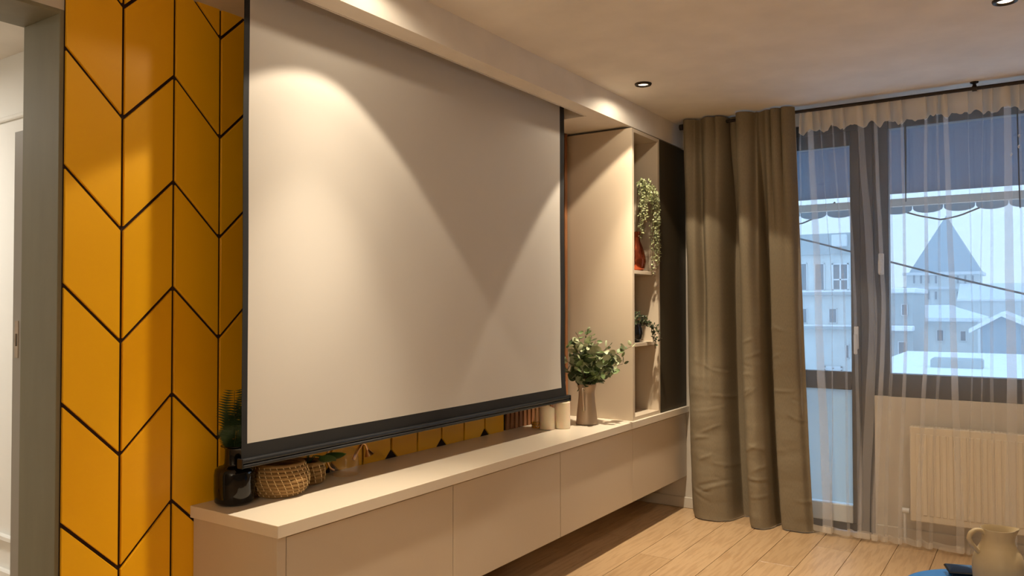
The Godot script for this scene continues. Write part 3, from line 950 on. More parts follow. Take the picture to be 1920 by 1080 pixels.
# z is a function of u (0..1 across) and of height; depth of folds grows downwards
func heavy_curtain(X: float) -> void:
	var t := thing("blackout_curtain", "heavy taupe curtain drawn to the side of the balcony door", "curtain", V(X, 0, 0.93))
	var P := t.position
	rng.seed = 21
	var nz := FastNoiseLite.new()
	nz.seed = 4
	nz.frequency = 1.0
	nz.fractal_octaves = 3
	var NU := 220
	var NV := 300
	var top := 2.640
	var creases := []
	for k in 34:
		var an := rng.randf_range(-0.45, 0.45)
		creases.append([rng.randf_range(0.56, 1.33), pow(rng.randf(), 1.3) * 1.35 + 0.06, rng.randf_range(0.05, 0.15), cos(an), sin(an), rng.randf_range(-0.0075, -0.004) * (1.0 if rng.randf() < 0.7 else -0.8), rng.randf_range(-2.0, 2.0)])
	var shape := func(u: float, q: float) -> Vector3:      # q: 0 at the hem, 1 at the top
		var z0: float = lerpf(0.548, 0.508, sqrt(q))
		var z1: float = lerpf(1.335, 1.243, pow(q, 0.75))
		var z: float = lerpf(z0, z1, u)
		var x := X
		# pencil pleats at the head
		var head: float = smoothstep(0.55, 1.0, q)
		x -= head * 0.044
		x += head * 0.020 * sin(TAU * (8.0 * u + 0.25 * sin(TAU * u * 2.3)))
		z += head * 0.012 * sin(TAU * (8.0 * u + 0.25 * sin(TAU * u * 2.3)) + 1.2)
		# deep vertical folds, wider below
		var body: float = 1.0 - 0.62 * smoothstep(0.62, 1.0, q)
		var cu: float = u + 0.012 * sin(q * 4.0)
		var fold := 0.0
		# ridges (towards the room) and valleys placed along u
		for r in [[0.0, 0.04, 0.05], [0.19, 0.16, -0.075], [0.435, 0.062, 0.160], [0.60, 0.09, -0.085], [0.725, 0.028, 0.085], [0.87, 0.13, -0.030], [1.0, 0.03, 0.02]]:
			fold += r[2] * exp(-pow(absf((cu - r[0]) / r[1]), 3.0))
		x += body * fold * 1.25
		# a second, thinner fold splits the first ridge in the upper half
		x += 0.075 * smoothstep(0.22, 0.6, q) * exp(-pow((cu - 0.215 + 0.03 * q) / 0.035, 2.0))
		x += 0.030 * smoothstep(0.35, 0.8, q) * exp(-pow((cu - 0.66) / 0.03, 2.0))
		# wrinkles of an unironed lower half
		var wr: float = 1.0 - smoothstep(0.35, 0.62, q)
		var h: float = q * 2.6
		x += wr * 0.006 * nz.get_noise_3d(z * 2.4, h * 6.0, 3.1) + 0.005 * nz.get_noise_3d(z * 3.0, h * 2.0, 9.1)
		if h < 1.5:
			for c in creases:
				var dz: float = z - c[0]
				var dy: float = h - c[1]
				var al: float = dz * c[3] + dy * c[4]
				if absf(al) > c[2]: continue
				var ac: float = -dz * c[4] + dy * c[3] - c[6] * al * al
				if absf(ac) < 0.04:
					x += c[5] * exp(-pow(ac / 0.009, 2.0)) * (1.0 - pow(al / c[2], 2.0)) * (1.0 if ac > 0.0 else 0.8)
		x = minf(x, WALL_X - 0.012)
		var y: float = lerpf(0.012, top, q)
		return V(x, y, z)
	var rows := []
	for a in NV + 1:
		var q := float(a) / NV
		var line := []
		for k in NU + 1:
			line.append(shape.call(float(k) / NU, q) - P)
		rows.append(line)
	b_grid(t, "cloth", rows, M.curtain_cloth, V(10, 1.3, 0.93) - P)
	# pale lining behind, a little longer than the cloth
	rows = []
	for a in 41:
		var q := a / 40.0
		var line := []
		for k in 111:
			var p: Vector3 = shape.call(lerpf(0.004, 0.997, k / 110.0), q)
			p.x = minf(p.x + 0.016, WALL_X - 0.002)
			p.y = lerpf(0.002, 2.60, q)
			line.append(p - P)
		rows.append(line)
	b_grid(t, "lining", rows, M.curtain_lining, V(10, 1.3, 0.93) - P)

func b_grid(parent: Node, called: String, rows: Array, m: Material, ref: Vector3) -> MeshInstance3D:
	var b := MB.new()
	b.grid(rows, false, ref)
	return obj(called, b, m, parent)

# voile that hangs flat between gathers; in each gather the cloth zigzags back and forth in several layers
func sheer_curtain(X: float) -> void:
	var t := thing("sheer_curtain", "white see-through voile curtain before the window", "curtain", V(X, 0, 2.3))
	var P := t.position
	var nz := FastNoiseLite.new()
	nz.seed = 12
	nz.frequency = 1.0
	nz.fractal_octaves = 2
	rng.seed = 91
	# where each gather stands at the head, half-way and at the hem (pixel columns), how wide, and how many layers
	var g := []
	for r in [[1502, 1500, 1510, 0.020, 3], [1518, 1535, 1553, 0.055, 5], [1537, 1561, 1560, 0.012, 3], [1560, 1583, 1592, 0.020, 3], [1580, 1604, 1612, 0.025, 3], [1612, 1636, 1622, 0.060, 3], [1640, 1655, 1642, 0.03, 5], [1668, 1674, 1660, 0.024, 3], [1692, 1697, 1688, 0.022, 5], [1735, 1736, 1722, 0.026, 5], [1758, 1762, 1745, 0.020, 3], [1772, 1785, 1800, 0.040, 5], [1815, 1822, 1818, 0.010, 3], [1842, 1839, 1842, 0.010, 3], [1862, 1857, 1864, 0.020, 3], [1888, 1894, 1896, 0.055, 5], [1912, 1915, 1925, 0.016, 3]]:
		g.append([pix(r[0], 245, 0, X).z, pix(r[1], 470, 0, X).z, pix(r[2], 985, 0, X).z, r[3], r[4]])
	var zz: float = g[-1][1] + 0.09
	while zz < 3.42:
		g.append([zz, zz + rng.randf_range(-0.02, 0.02), zz + rng.randf_range(-0.05, 0.05), rng.randf_range(0.012, 0.05), [3, 5][rng.randi_range(0, 1)]])
		zz += rng.randf_range(0.06, 0.13)
	# columns: [gather index, place across the gather -0.5 .. 0.5, depth layer], flats lie between
	var cols := []
	for k in g.size():
		var n: int = g[k][4]
		for l in n:
			for m in 5:
				var f := (m + 0.5) / 5.0 - 0.5
				cols.append([k, f if l % 2 == 0 else -f, (l + (m + 0.5) / 5.0) / n - 0.5])
		if k + 1 < g.size():
			for m in 6: cols.append([k, -1.0 - (m + 1) / 7.0, 0.0])
	var place := func(k: int, q: float) -> float:
		var z: float = lerpf(g[k][2], g[k][1], smoothstep(0.0, 0.55, q)) if q < 0.55 else lerpf(g[k][1], g[k][0], (q - 0.55) / 0.45)
		return z + 0.006 * nz.get_noise_2d(k * 3.7, q * 3.0)
	var shape := func(c: Array, q: float) -> Vector3:
		var k: int = c[0]
		var low := 1.0 - q
		var z0: float = place.call(k, q)
		var w: float = g[k][3] * lerpf(0.75, 1.25, low)
		var z: float
		var x: float
		if c[1] >= -0.5:
			z = z0 + c[1] * w
			x = X + c[2] * 0.034 + 0.010 * cos(c[1] * PI) * (1.0 if c[2] > 0.0 else -1.0)
		else:
			var f: float = -c[1] - 1.0
			var za: float = z0 + 0.5 * w
			var zb: float = place.call(k + 1, q) - 0.5 * g[k + 1][3] * lerpf(0.75, 1.25, low)
			z = lerpf(za, zb, f)
			x = X + lerpf(0.017, -0.017, smoothstep(0.0, 1.0, f)) + 0.012 * sin(PI * f) * nz.get_noise_2d(k * 5.1, q * 2.0)
		x -= 0.012 * low
		var hem := 0.012 + 0.010 * (0.5 + 0.5 * nz.get_noise_2d(z * 6.0, 4.0))
		return V(x, lerpf(hem, 2.592, q), z)
	var part := func(q0: float, q1: float, nv: int, ragged: float) -> Array:
		var rows := []
		for a in nv + 1:
			var line := []
			for c in cols:
				var qa: float = q0
				if ragged > 0.0:
					var zc: float = shape.call(c, 0.97).z
					qa += ragged * (0.4 * sin(zc * 57.0 + 2.0 * nz.get_noise_2d(zc * 5.0, 1.0)) + 0.8 * nz.get_noise_2d(zc * 14.0, 2.0))
				line.append(shape.call(c, lerpf(qa, q1, float(a) / nv)) - P)
			rows.append(line)
		return rows
	b_grid(t, "voile", part.call(0.014, 0.985, 34, 0.0), M.sheer_cloth, V(10, 1.3, 2.3) - P)
	var tape: Array = part.call(0.958, 1.006, 5, 0.012)
	for row in tape:
		for k in row.size(): row[k] += V(-0.002, 0, 0)
	b_grid(t, "heading_tape", tape, M.sheer_tape, V(10, 1.3, 2.3) - P)
	b_grid(t, "hem", part.call(0.0, 0.014, 2, 0.0), M.sheer_hem, V(10, 1.3, 2.3) - P)

func make_radiator() -> void:
	var z0 := 1.862
	var z1 := 3.06
	var t := thing("panel_radiator", "cream panel radiator under the window behind the voile", "radiator", V(WALL_X, 0.145, 2.4))
	var P := t.position
	var xf := WALL_X - 0.098
	var b := MB.new()
	b.box(V(xf, 0.145, z0) - P, V(xf + 0.014, 0.695, z1) - P, 0.005)
	obj("front_panel", b, M.radiator_white, t)
	b = MB.new()
	b.box(V(xf + 0.062, 0.16, z0 + 0.01) - P, V(xf + 0.074, 0.68, z1 - 0.01) - P, 0.004)
	obj("rear_panel", b, M.radiator_white, t)
	b = MB.new()
	b.box(V(xf + 0.012, 0.150, z0) - P, V(xf + 0.074, 0.690, z0 + 0.004) - P)
	obj("side_plate", b, M.radiator_white, t)
	b = MB.new()
	b.box(V(xf + 0.012, 0.150, z1 - 0.004) - P, V(xf + 0.074, 0.690, z1) - P)
	obj("side_plate", b, M.radiator_white, t)
	var z := z0 + 0.045
	while z < z1 - 0.03:      # pressed channels of the panel
		b = MB.new()
		b.box(V(xf - 0.005, 0.185, z - 0.012) - P, V(xf + 0.002, 0.655, z + 0.012) - P, 0.0045)
		obj("channel", b, M.radiator_white, t)
		z += 0.0333
	b = MB.new()
	for xx in [xf + 0.012, xf + 0.036, xf + 0.064]:
		b.box(V(xx, 0.687, z0 + 0.004) - P, V(xx + 0.008, 0.693, z1 - 0.004) - P)
	var gr = obj("top_grille", b, M.radiator_white, t)
	z = z0 + 0.004
	b = MB.new()
	while z < z1 - 0.01:
		b.box(V(xf + 0.014, 0.688, z) - P, V(xf + 0.070, 0.6925, z + 0.006) - P)
		z += 0.018
	obj("grille_bars", b, M.radiator_white, gr).set_meta("kind", "stuff")
	b = MB.new()
	b.tube([V(xf + 0.045, 0.19, z0 - 0.01) - P, V(xf + 0.045, 0.19, z0 - 0.05) - P], 0.016, 10)
	b.tube([V(xf + 0.045, 0.19, z0 - 0.035) - P, V(xf + 0.045, 0.0, z0 - 0.035) - P], 0.008, 8)
	obj("valve", b, M.white_plastic, t)
	for zz in [z0 + 0.15, z1 - 0.15]:
		b = MB.new()
		b.box(V(xf + 0.07, 0.3, zz - 0.015) - P, V(WALL_X - 0.0005, 0.55, zz + 0.015) - P, 0.002)
		obj("wall_bracket", b, M.radiator_white, t)

# ---------------------------------------------------------------- leaves
func leaf_mesh(L: float, W: float, bend: float, round_ := 0.5) -> ArrayMesh:
	var b := MB.new()
	var rows := []
	var n := 8
	for a in n + 1:
		var q := float(a) / n
		var w: float = W * pow(sin(PI * clampf(pow(q, round_ + 0.35), 0.0, 1.0)), 0.7) * 0.5
		var y := L * q
		var zz := bend * q * q
		rows.append([V(-w, y, zz + 0.15 * w), V(-w * 0.5, y, zz - 0.02 * w), V(0, y, zz - 0.08 * W), V(w * 0.5, y, zz - 0.02 * w), V(w, y, zz + 0.15 * w)])
	b.grid(rows, false, V(0, 0, -5))
	return b.mesh()

func aim(dir: Vector3, roll: float) -> Basis:
	var y := dir.normalized()
	var h := Vector3.UP if absf(y.y) < 0.95 else Vector3.RIGHT
	var x := y.cross(h).normalized()
	var z := x.cross(y)
	return Basis(x, y, z) * Basis(Vector3.UP, roll)

func add_leaf(b: MB, at: Vector3, dir: Vector3, L: float, W: float, roll: float) -> void:
	var t := Transform3D(aim(dir, roll), at)
	var pts := []
	for q in [[0.0, 0.0], [-0.5, 0.45], [0.0, 1.0], [0.5, 0.45]]:
		pts.append(t * V(q[0] * W, q[1] * L, 0.12 * L * q[1]))
	var m: Vector3 = t * V(0, 0.5 * L, -0.06 * L)
	for k in 4: b.tri(m, pts[k], pts[(k + 1) % 4], t.basis * V(0, 0, 1))

# ---------------------------------------------------------------- things on the counter
func make_counter_things() -> void:
	var b: MB
	# black glass bottle vase
	var vp := V(1.787, TOP, 0.112)
	var t := thing("glass_vase", "black glass bottle vase with a flared rim at the counter end", "vase", vp)
	b = MB.new()
	b.lathe([Vector2(0.0, 0.001), Vector2(0.058, 0.001), Vector2(0.068, 0.012), Vector2(0.0695, 0.05), Vector2(0.0695, 0.105), Vector2(0.066, 0.123), Vector2(0.055, 0.131), Vector2(0.040, 0.135), Vector2(0.0345, 0.142), Vector2(0.033, 0.17), Vector2(0.033, 0.192), Vector2(0.038, 0.200), Vector2(0.047, 0.203), Vector2(0.047, 0.206), Vector2(0.030, 0.204), Vector2(0.028, 0.19), Vector2(0.027, 0.15)], V(0, 0, 0), 44)
	obj("body", b, M.black_glass, t)
	# fern standing in it
	t = thing("fern", "dark green fern fronds standing in the black vase", "fern", vp + V(0, 0.15, 0))
	rng.seed = 31
	for f in [[V(-0.010, 0.27, 0.012), 0.30], [V(0.045, 0.25, 0.02), 0.29], [V(0.03, 0.17, 0.035), 0.21], [V(-0.02, 0.15, 0.035), 0.19], [V(0.07, 0.20, -0.01), 0.25]]:
		b = MB.new()
		var pts := []
		var rad := []
		for k in 13:
			var q := k / 12.0
			pts.append(V(f[0].x * q * q * 1.1, f[0].y * q - 0.02 * q * q * q, f[0].z * q * q))
			rad.append(lerpf(0.0022, 0.0008, q))
		b.tube(pts, rad, 6)
		for k in 21:
			var q := 0.20 + 0.80 * k / 20.0
			var at: Vector3 = pts[int(q * 12.0)].lerp(pts[mini(int(q * 12.0) + 1, 12)], fmod(q * 12.0, 1.0))
			var L: float = 0.060 * sin(PI * clampf(1.02 - q * 0.86, 0.0, 1.0)) + 0.008
			for s in [-1.0, 1.0]:
				add_leaf(b, at, V(s * 0.95, 0.28 - 0.25 * q, s * 0.25 + rng.randf_range(-0.1, 0.1)), L, 0.0085, rng.randf_range(-0.3, 0.3))
		obj("frond", b, M.fern_green, t)
	# seagrass basket
	basket("woven_basket", "round seagrass basket with pale stitching on the counter", pix(527, 934, 1, TOP) + V(0.042, 0, -0.060), 0.118, 0.135, 0.092, 13)
	basket("rope_planter", "coarse rope planter holding leaves behind the seagrass basket", V(2.150, TOP, 0.080), 0.062, 0.105, 0.058, 7)
	# leafy plant in the rope planter
	t = thing("leafy_plant", "broad green leaves peeking out under the screen bar", "plant", V(2.150, TOP + 0.07, 0.082))
	var lm := leaf_mesh(0.085, 0.052, 0.03)
	b = MB.new()
	b.lathe([Vector2(0.0, 0.0), Vector2(0.042, 0.0)], V(0, 0, 0), 16)
	obj("soil", b, M.soil, t)
	for f in [[0.050, 0.030, 0.040, 0.8, -0.25, 0.35], [0.015, 0.036, 0.052, 0.15, -0.35, 0.9], [0.035, 0.045, -0.02, 0.9, 0.1, -0.2], [-0.02, 0.10, 0.02, -0.2, 0.9, 0.3], [0.03, 0.10, 0.0, 0.4, 0.8, 0.1]]:
		var st := MB.new()
		var e := V(f[0], f[1], f[2])
		st.tube([V(0, 0, 0), e * 0.5 + V(0, 0.02, 0), e], 0.0018, 6)
		obj("stem", st, M.leaf_green, t)
		var o := inst("leaf", lm, M.leaf_green, t)
		o.transform = Transform3D(aim(V(f[3], f[4], f[5]), 0.4), e)
	# brass watering can
	var wp := V(2.335, TOP, 0.098)
	t = thing("watering_can", "small clear glass watering can with a copper spout and rose", "watering can", wp)
	b = MB.new()
	b.lathe([Vector2(0.0, 0.001), Vector2(0.056, 0.001), Vector2(0.059, 0.006), Vector2(0.060, 0.03), Vector2(0.058, 0.075), Vector2(0.047, 0.105), Vector2(0.028, 0.120), Vector2(0.024, 0.124), Vector2(0.024, 0.135), Vector2(0.022, 0.135), Vector2(0.022, 0.122)], V(0, 0, 0), 40)
	obj("body", b, M.clear_glass, t)
	b = MB.new()
	b.tube([V(0.040, 0.055, 0.01), V(0.065, 0.095, 0.014), V(0.085, 0.118, 0.018), V(0.100, 0.112, 0.02), V(0.112, 0.082, 0.024)], [0.008, 0.007, 0.006, 0.0055, 0.006], 12)
	var sp = obj("spout", b, M.brass_satin, t)
	b = MB.new()
	b.tube([V(0.1105, 0.088, 0.0235), V(0.119, 0.066, 0.027)], [0.007, 0.021], 18)
	obj("rose", b, M.brass_satin, sp)
	b = MB.new()
	var hp := []
	for k in 17:
		var a := PI * (0.30 + 1.12 * k / 16.0)
		hp.append(V(-0.045 + 0.052 * cos(a), 0.085 + 0.058 * sin(a), 0))
	b.tube(hp, 0.0042, 10)
	obj("handle", b, M.brass_satin, t)
	# little glass vase with gold beads
	var gp := pix(1001, 801, 1, TOP) + V(-0.02, 0, 0.035)
	t = thing("bead_vase", "slender amber glass bottle with gold beads round its foot", "vase", gp)
	b = MB.new()
	b.lathe([Vector2(0.0, 0.002), Vector2(0.024, 0.002), Vector2(0.028, 0.012), Vector2(0.026, 0.035), Vector2(0.016, 0.06), Vector2(0.0145, 0.10), Vector2(0.019, 0.128), Vector2(0.017, 0.128), Vector2(0.0128, 0.10), Vector2(0.0140, 0.06), Vector2(0.022, 0.035), Vector2(0.0, 0.008)], V(0, 0, 0), 28)
	obj("glass", b, M.amber_glass, t)
	b = MB.new()
	for r in 3:
		for k in 14:
			var a := TAU * (k + 0.5 * r) / 14.0
			var c := V(cos(a) * (0.0285 - 0.001 * r), 0.008 + 0.0115 * r, sin(a) * (0.0285 - 0.001 * r))
			b.lathe([Vector2(0.0, -0.0058), Vector2(0.005, -0.003), Vector2(0.0058, 0.0), Vector2(0.005, 0.003), Vector2(0.0, 0.0058)], c, 8)
	var bd = obj("beads", b, M.gold_bead, t)
	bd.set_meta("kind", "stuff")
	# candles
	candle(pix(1030, 807, 1, TOP) + V(0.03, 0, -0.032), 0.0415, 0.152, true, "cream pillar candle with a melted hollow top beside the bead bottle")
	candle(pix(1058.5, 805, 1, TOP) + V(0.03, 0, -0.03), 0.0435, 0.150, false, "cream pillar candle with a flat top beside the metal pitcher")
	candle(V(3.985, TOP, 0.16), 0.040, 0.255, false, "taller cream pillar candle behind the screen's end")
	# zinc pitcher
	var pp := pix(1110, 797, 1, TOP) + V(0.02, 0, -0.045)
	t = thing("metal_pitcher", "tapered metal pitcher holding eucalyptus on the counter", "pitcher", pp)
	b = MB.new()
	b.lathe([Vector2(0.0, 0.001), Vector2(0.063, 0.001), Vector2(0.065, 0.006), Vector2(0.063, 0.014), Vector2(0.058, 0.07), Vector2(0.051, 0.13), Vector2(0.047, 0.18), Vector2(0.0475, 0.187), Vector2(0.047, 0.194), Vector2(0.0545, 0.225), Vector2(0.0565, 0.236), Vector2(0.0535, 0.237), Vector2(0.0445, 0.195), Vector2(0.0445, 0.15)], V(0, 0, 0), 44)
	obj("body", b, M.zinc, t)
	b = MB.new()
	b.slab([V(0.046, 0.236, -0.022), V(0.046, 0.236, 0.022), V(0.088, 0.244, 0.0)], V(-0.008, -0.03, 0))
	obj("spout", b, M.zinc, t)
	b = MB.new()
	b.tube([V(-0.045, 0.205, 0.012), V(-0.075, 0.222, 0.018), V(-0.094, 0.215, 0.022), V(-0.090, 0.18, 0.022), V(-0.072, 0.12, 0.018), V(-0.058, 0.085, 0.012)], 0.005, 10)
	obj("handle", b, M.zinc, t)
	eucalyptus(pp)

func candle(at: Vector3, r: float, h: float, hollow: bool, label: String) -> void:
	var t := thing("pillar_candle", label, "candle", at, "pillar candles on the counter")
	var b := MB.new()
	var prof := [Vector2(0.0, 0.0005), Vector2(r * 0.97, 0.0005), Vector2(r, 0.004), Vector2(r, h * 0.5), Vector2(r, h - 0.004), Vector2(r * 0.95, h)]
	if hollow: prof += [Vector2(r * 0.80, h - 0.006), Vector2(r * 0.74, h - 0.05), Vector2(r * 0.3, h - 0.058), Vector2(0.0, h - 0.058)]
	else: prof += [Vector2(r * 0.5, h - 0.002), Vector2(0.0, h - 0.003)]
	var rows := []
	for p in prof:
		var line := []
		for k in 36:
			var a := TAU * k / 36
			var y: float = p.y
			# the side towards the room has burnt lower
			if hollow and p.y > h * 0.6: y -= 0.036 * (0.5 + 0.5 * sin(a + 2.2 - 1.2)) * ((p.y - h * 0.6) / (h * 0.4))
			line.append(V(cos(a) * p.x, y, sin(a) * p.x))
		rows.append(line)
	b.grid(rows, true, V(0, prof[1].y, 0))
	obj("wax", b, M.wax, t)
	b = MB.new()
	var wy: float = h - 0.06 if hollow else h - 0.004
	b.tube([V(0, wy, 0), V(0.001, wy + 0.008, 0), V(0.003, wy + 0.014, 0.001)], 0.0013, 6)
	obj("wick", b, M.wick, t)

# coiled basket: rope rings with slanting stitches
func basket(called: String, label: String, at: Vector3, r: float, h: float, rt: float, stitches: int) -> void:
	var t := thing(called, label, "basket", at)
	var coil := 0.0074 if called == "woven_basket" else 0.0095
	var hh: float = 0.118 if called == "woven_basket" else 0.075
	var n := int(hh / (coil * 1.8))
	var wide := func(q: float) -> float:
		if called == "woven_basket": return lerpf(0.074, 0.080, q) + 0.027 * sin(PI * pow(q, 0.75) * 0.93)
		return rt + 0.006 * sin(PI * q)
	var b := MB.new()
	for k in n + 1:
		var q := float(k) / n
		var rr: float = wide.call(q)
		var y: float = coil + k * coil * 1.8
		var ring := []
		for s in 9:
			var a := PI * (-0.5) + TAU * s / 8.0
			ring.append(Vector2(rr + coil * cos(a), y + coil * sin(a)))
		b.lathe(ring, V(0, 0, 0), 48)
	obj("coils", b, M.seagrass, t)
	b = MB.new()
	b.lathe([Vector2(0.0, 0.003), Vector2(wide.call(0.0), 0.003)], V(0, 0, 0), 32)
	obj("base", b, M.seagrass, t)
	b = MB.new()
	for k in stitches * 2:
		var a0 := TAU * k / (stitches * 2.0)
		for s in n:
			var q := (s + 0.5) / n
			var rr: float = wide.call(q) + coil * 0.9
			var y := coil + (s + 0.5) * coil * 1.8
			var a1 := a0 + 0.055 * s
			var p := V(cos(a1) * rr, y - coil * 0.8, sin(a1) * rr)
			var p2 := V(cos(a1 + 0.055) * rr, y + coil * 0.8, sin(a1 + 0.055) * rr)
			b.tube([p, (p + p2) / 2.0 + V(cos(a1), 0, sin(a1)) * 0.0008, p2], 0.0014 if called == "woven_basket" else 0.002, 4, false)
	var st = obj("stitching", b, M.stitch, t)
	st.set_meta("kind", "stuff")

func eucalyptus(pp: Vector3) -> void:
	var t := thing("eucalyptus_bunch", "bunch of silver dollar eucalyptus in the metal pitcher", "branches", pp + V(0, 0.19, 0))
	rng.seed = 77
	var big := leaf_mesh(0.064, 0.060, 0.012, 0.62)
	var mid := leaf_mesh(0.052, 0.046, 0.010, 0.62)
	var small := leaf_mesh(0.034, 0.022, 0.008, 0.55)
	# end of each stem, in the picture plane (right, up, towards the eye)
	var rt := cam_r
	var toward := V(-cam_f.x, 0, -cam_f.z).normalized()
	for e in [[-0.10, 0.27, 0.0], [-0.06, 0.34, 0.04], [0.0, 0.36, -0.03], [-0.13, 0.19, 0.05], [0.05, 0.30, 0.05], [0.10, 0.22, 0.06], [0.20, 0.20, 0.02], [0.265, 0.265, 0.0], [0.16, 0.13, 0.06], [-0.05, 0.22, 0.09], [0.04, 0.18, 0.10], [-0.12, 0.12, 0.02], [0.22, 0.16, -0.05], [0.01, 0.27, 0.07], [0.14, 0.27, -0.04], [-0.04, 0.13, 0.11], [-0.08, 0.28, 0.08], [0.03, 0.33, 0.02], [0.08, 0.14, 0.10], [0.12, 0.17, -0.06], [-0.10, 0.23, -0.04]]:
		var end: Vector3 = rt * e[0] + V(0, e[1], 0) + toward * e[2]
		end.z = maxf(end.z, -0.17)
		var pts := []
		var rad := []
		for k in 10:
			var q := k / 9.0
			var p: Vector3 = V(end.x * pow(q, 1.6), end.y * (1.35 * q - 0.35 * q * q), end.z * pow(q, 1.6))
			pts.append(p + V(rng.randf_range(-1, 1), 0, rng.randf_range(-1, 1)) * 0.003 * q)
			rad.append(lerpf(0.0026, 0.0011, q))
		var b := MB.new()
		b.tube(pts, rad, 6)
		obj("stem", b, M.stem_brown, t)
		for k in range(3, 10):
			for s in [-1.0, 1.0]:
				if rng.randf() < 0.06: continue
				var dir := Vector3(rng.randf_range(-1, 1), rng.randf_range(-0.45, 0.8), rng.randf_range(-1, 1)).normalized()
				dir = (dir + rt * s * 0.7).normalized()
				var at: Vector3 = pts[k] + dir * 0.007
				var msh: Mesh = small if k == 9 else (mid if k > 6 or rng.randf() < 0.35 else big)
				var o := inst("leaf", msh, M[["euc_a", "euc_a", "euc_b", "euc_b", "euc_c"][rng.randi_range(0, 4)]], t)
				o.transform = Transform3D(aim(dir, rng.randf_range(-1.4, 1.4)), at)

# ---------------------------------------------------------------- shelf things
func make_shelf_things() -> void:
	var b: MB
	var sy := 1.6195
	var vp := V(4.585, sy, 0.375)
	var t := thing("copper_vase", "shiny copper bellied vase on the upper shelf", "vase", vp)
	b = MB.new()
	b.lathe([Vector2(0.0, 0.001), Vector2(0.045, 0.001), Vector2(0.058, 0.02), Vector2(0.066, 0.06), Vector2(0.061, 0.10), Vector2(0.046, 0.15), Vector2(0.030, 0.19), Vector2(0.027, 0.22), Vector2(0.034, 0.25), Vector2(0.031, 0.25), Vector2(0.024, 0.22)], V(0, 0, 0), 40)
	obj("body", b, M.copper, t)
	# trailing plant rising from the vase, cascading over the shelf edge
	t = thing("trailing_plant", "pale small-leaved trailing plant cascading over the upper shelf", "plant", vp + V(0, 0.22, 0))
	rng.seed = 51
	var P := t.position
	var stems := []
	for k in 30:
		var ex := rng.randf_range(4.46, 4.715)
		var ez := rng.randf_range(0.425, 0.505)
		var low := rng.randf_range(1.80, 2.08)
		if k < 7:
			ex = rng.randf_range(4.59, 4.67); low = rng.randf_range(1.545, 1.70); ez = rng.randf_range(0.465, 0.505)
		elif k < 16:
			ex = rng.randf_range(4.60, 4.73); low = rng.randf_range(1.66, 1.85); ez = rng.randf_range(0.46, 0.505)
		var hi := 2.20 - rng.randf_range(0.0, 0.09)
		var pts := []
		for s in 15:
			var q := s / 14.0
			var rise := minf(q / 0.3, 1.0)
			var fall: float = clampf((q - 0.3) / 0.7, 0.0, 1.0)
			var x: float = lerpf(vp.x, ex, pow(minf(q / 0.45, 1.0), 1.0))
			var z: float = lerpf(vp.z, ez, minf(q / 0.45, 1.0))
			var y: float = lerpf(P.y, hi, sin(rise * PI / 2)) - (hi - low) * pow(fall, 1.25)
			pts.append(V(x, y, z) - P)
		stems.append(pts)
	b = MB.new()
	for pts in stems: b.tube(pts, 0.0013, 5)
	obj("vines", b, M.stem_brown, t)
	b = MB.new()
	for pts in stems:
		for k in 46:
			var q := 0.2 + 0.8 * k / 45.0
			var f := q * 14.0
			var at: Vector3 = pts[int(minf(f, 13))].lerp(pts[mini(int(f) + 1, 14)], fmod(f, 1.0))
			add_leaf(b, at, V(rng.randf_range(-1, 1), rng.randf_range(-0.5, 0.7), rng.randf_range(-0.4, 1)), rng.randf_range(0.015, 0.024), rng.randf_range(0.011, 0.016), rng.randf_range(-1.5, 1.5))
	var fo = obj("foliage", b, M.pearl_green, t)
	fo.set_meta("kind", "stuff")
	# black pot with a small trailing plant on the middle shelf
	sy = 1.1725
	vp = V(4.525, sy, 0.380)
	t = thing("black_pot", "glossy black pot on the middle shelf", "pot", vp)
	b = MB.new()
	b.lathe([Vector2(0.0, 0.001), Vector2(0.040, 0.001), Vector2(0.056, 0.02), Vector2(0.064, 0.055), Vector2(0.060, 0.09), Vector2(0.053, 0.108), Vector2(0.055, 0.114), Vector2(0.050, 0.114), Vector2(0.048, 0.095), Vector2(0.0, 0.092)], V(0, 0, 0), 36)
	obj("body", b, M.pot_black, t)
	t = thing("small_ivy", "dark little trailing ivy in the black pot", "plant", vp + V(0, 0.094, 0))
	P = t.position
	rng.seed = 61
	b = MB.new()
	var lv := MB.new()
	for k in 22:
		var ex := rng.randf_range(4.395, 4.66)
		var ez := rng.randf_range(0.33, 0.46)
		var hi := rng.randf_range(1.285, 1.36)
		var low := rng.randf_range(1.24, 1.34)
		if k < 7:
			ex = rng.randf_range(4.60, 4.70); ez = rng.randf_range(0.465, 0.50); hi = rng.randf_range(1.28, 1.32); low = rng.randf_range(1.12, 1.23)
		var pts := []
		for s in 11:
			var q := s / 10.0
			var fall: float = clampf((q - 0.35) / 0.65, 0.0, 1.0)
			pts.append(V(lerpf(vp.x, ex, q), lerpf(P.y, hi, sin(minf(q / 0.4, 1.0) * PI / 2)) - (hi - low) * fall * fall, lerpf(vp.z, ez, minf(q / 0.55, 1.0))) - P)
		b.tube(pts, 0.0012, 5)
		for s in 16:
			var f := (0.2 + 0.8 * s / 15.0) * 10.0
			var at: Vector3 = pts[int(minf(f, 9))].lerp(pts[mini(int(f) + 1, 10)], fmod(f, 1.0))
			add_leaf(lv, at, V(rng.randf_range(-1, 1), rng.randf_range(-0.4, 0.8), rng.randf_range(-0.5, 1)), rng.randf_range(0.016, 0.028), rng.randf_range(0.012, 0.019), rng.randf_range(-1.5, 1.5))
	obj("vines", b, M.stem_brown, t)
	fo = obj("foliage", lv, M.ivy_green, t)
	fo.set_meta("kind", "stuff")

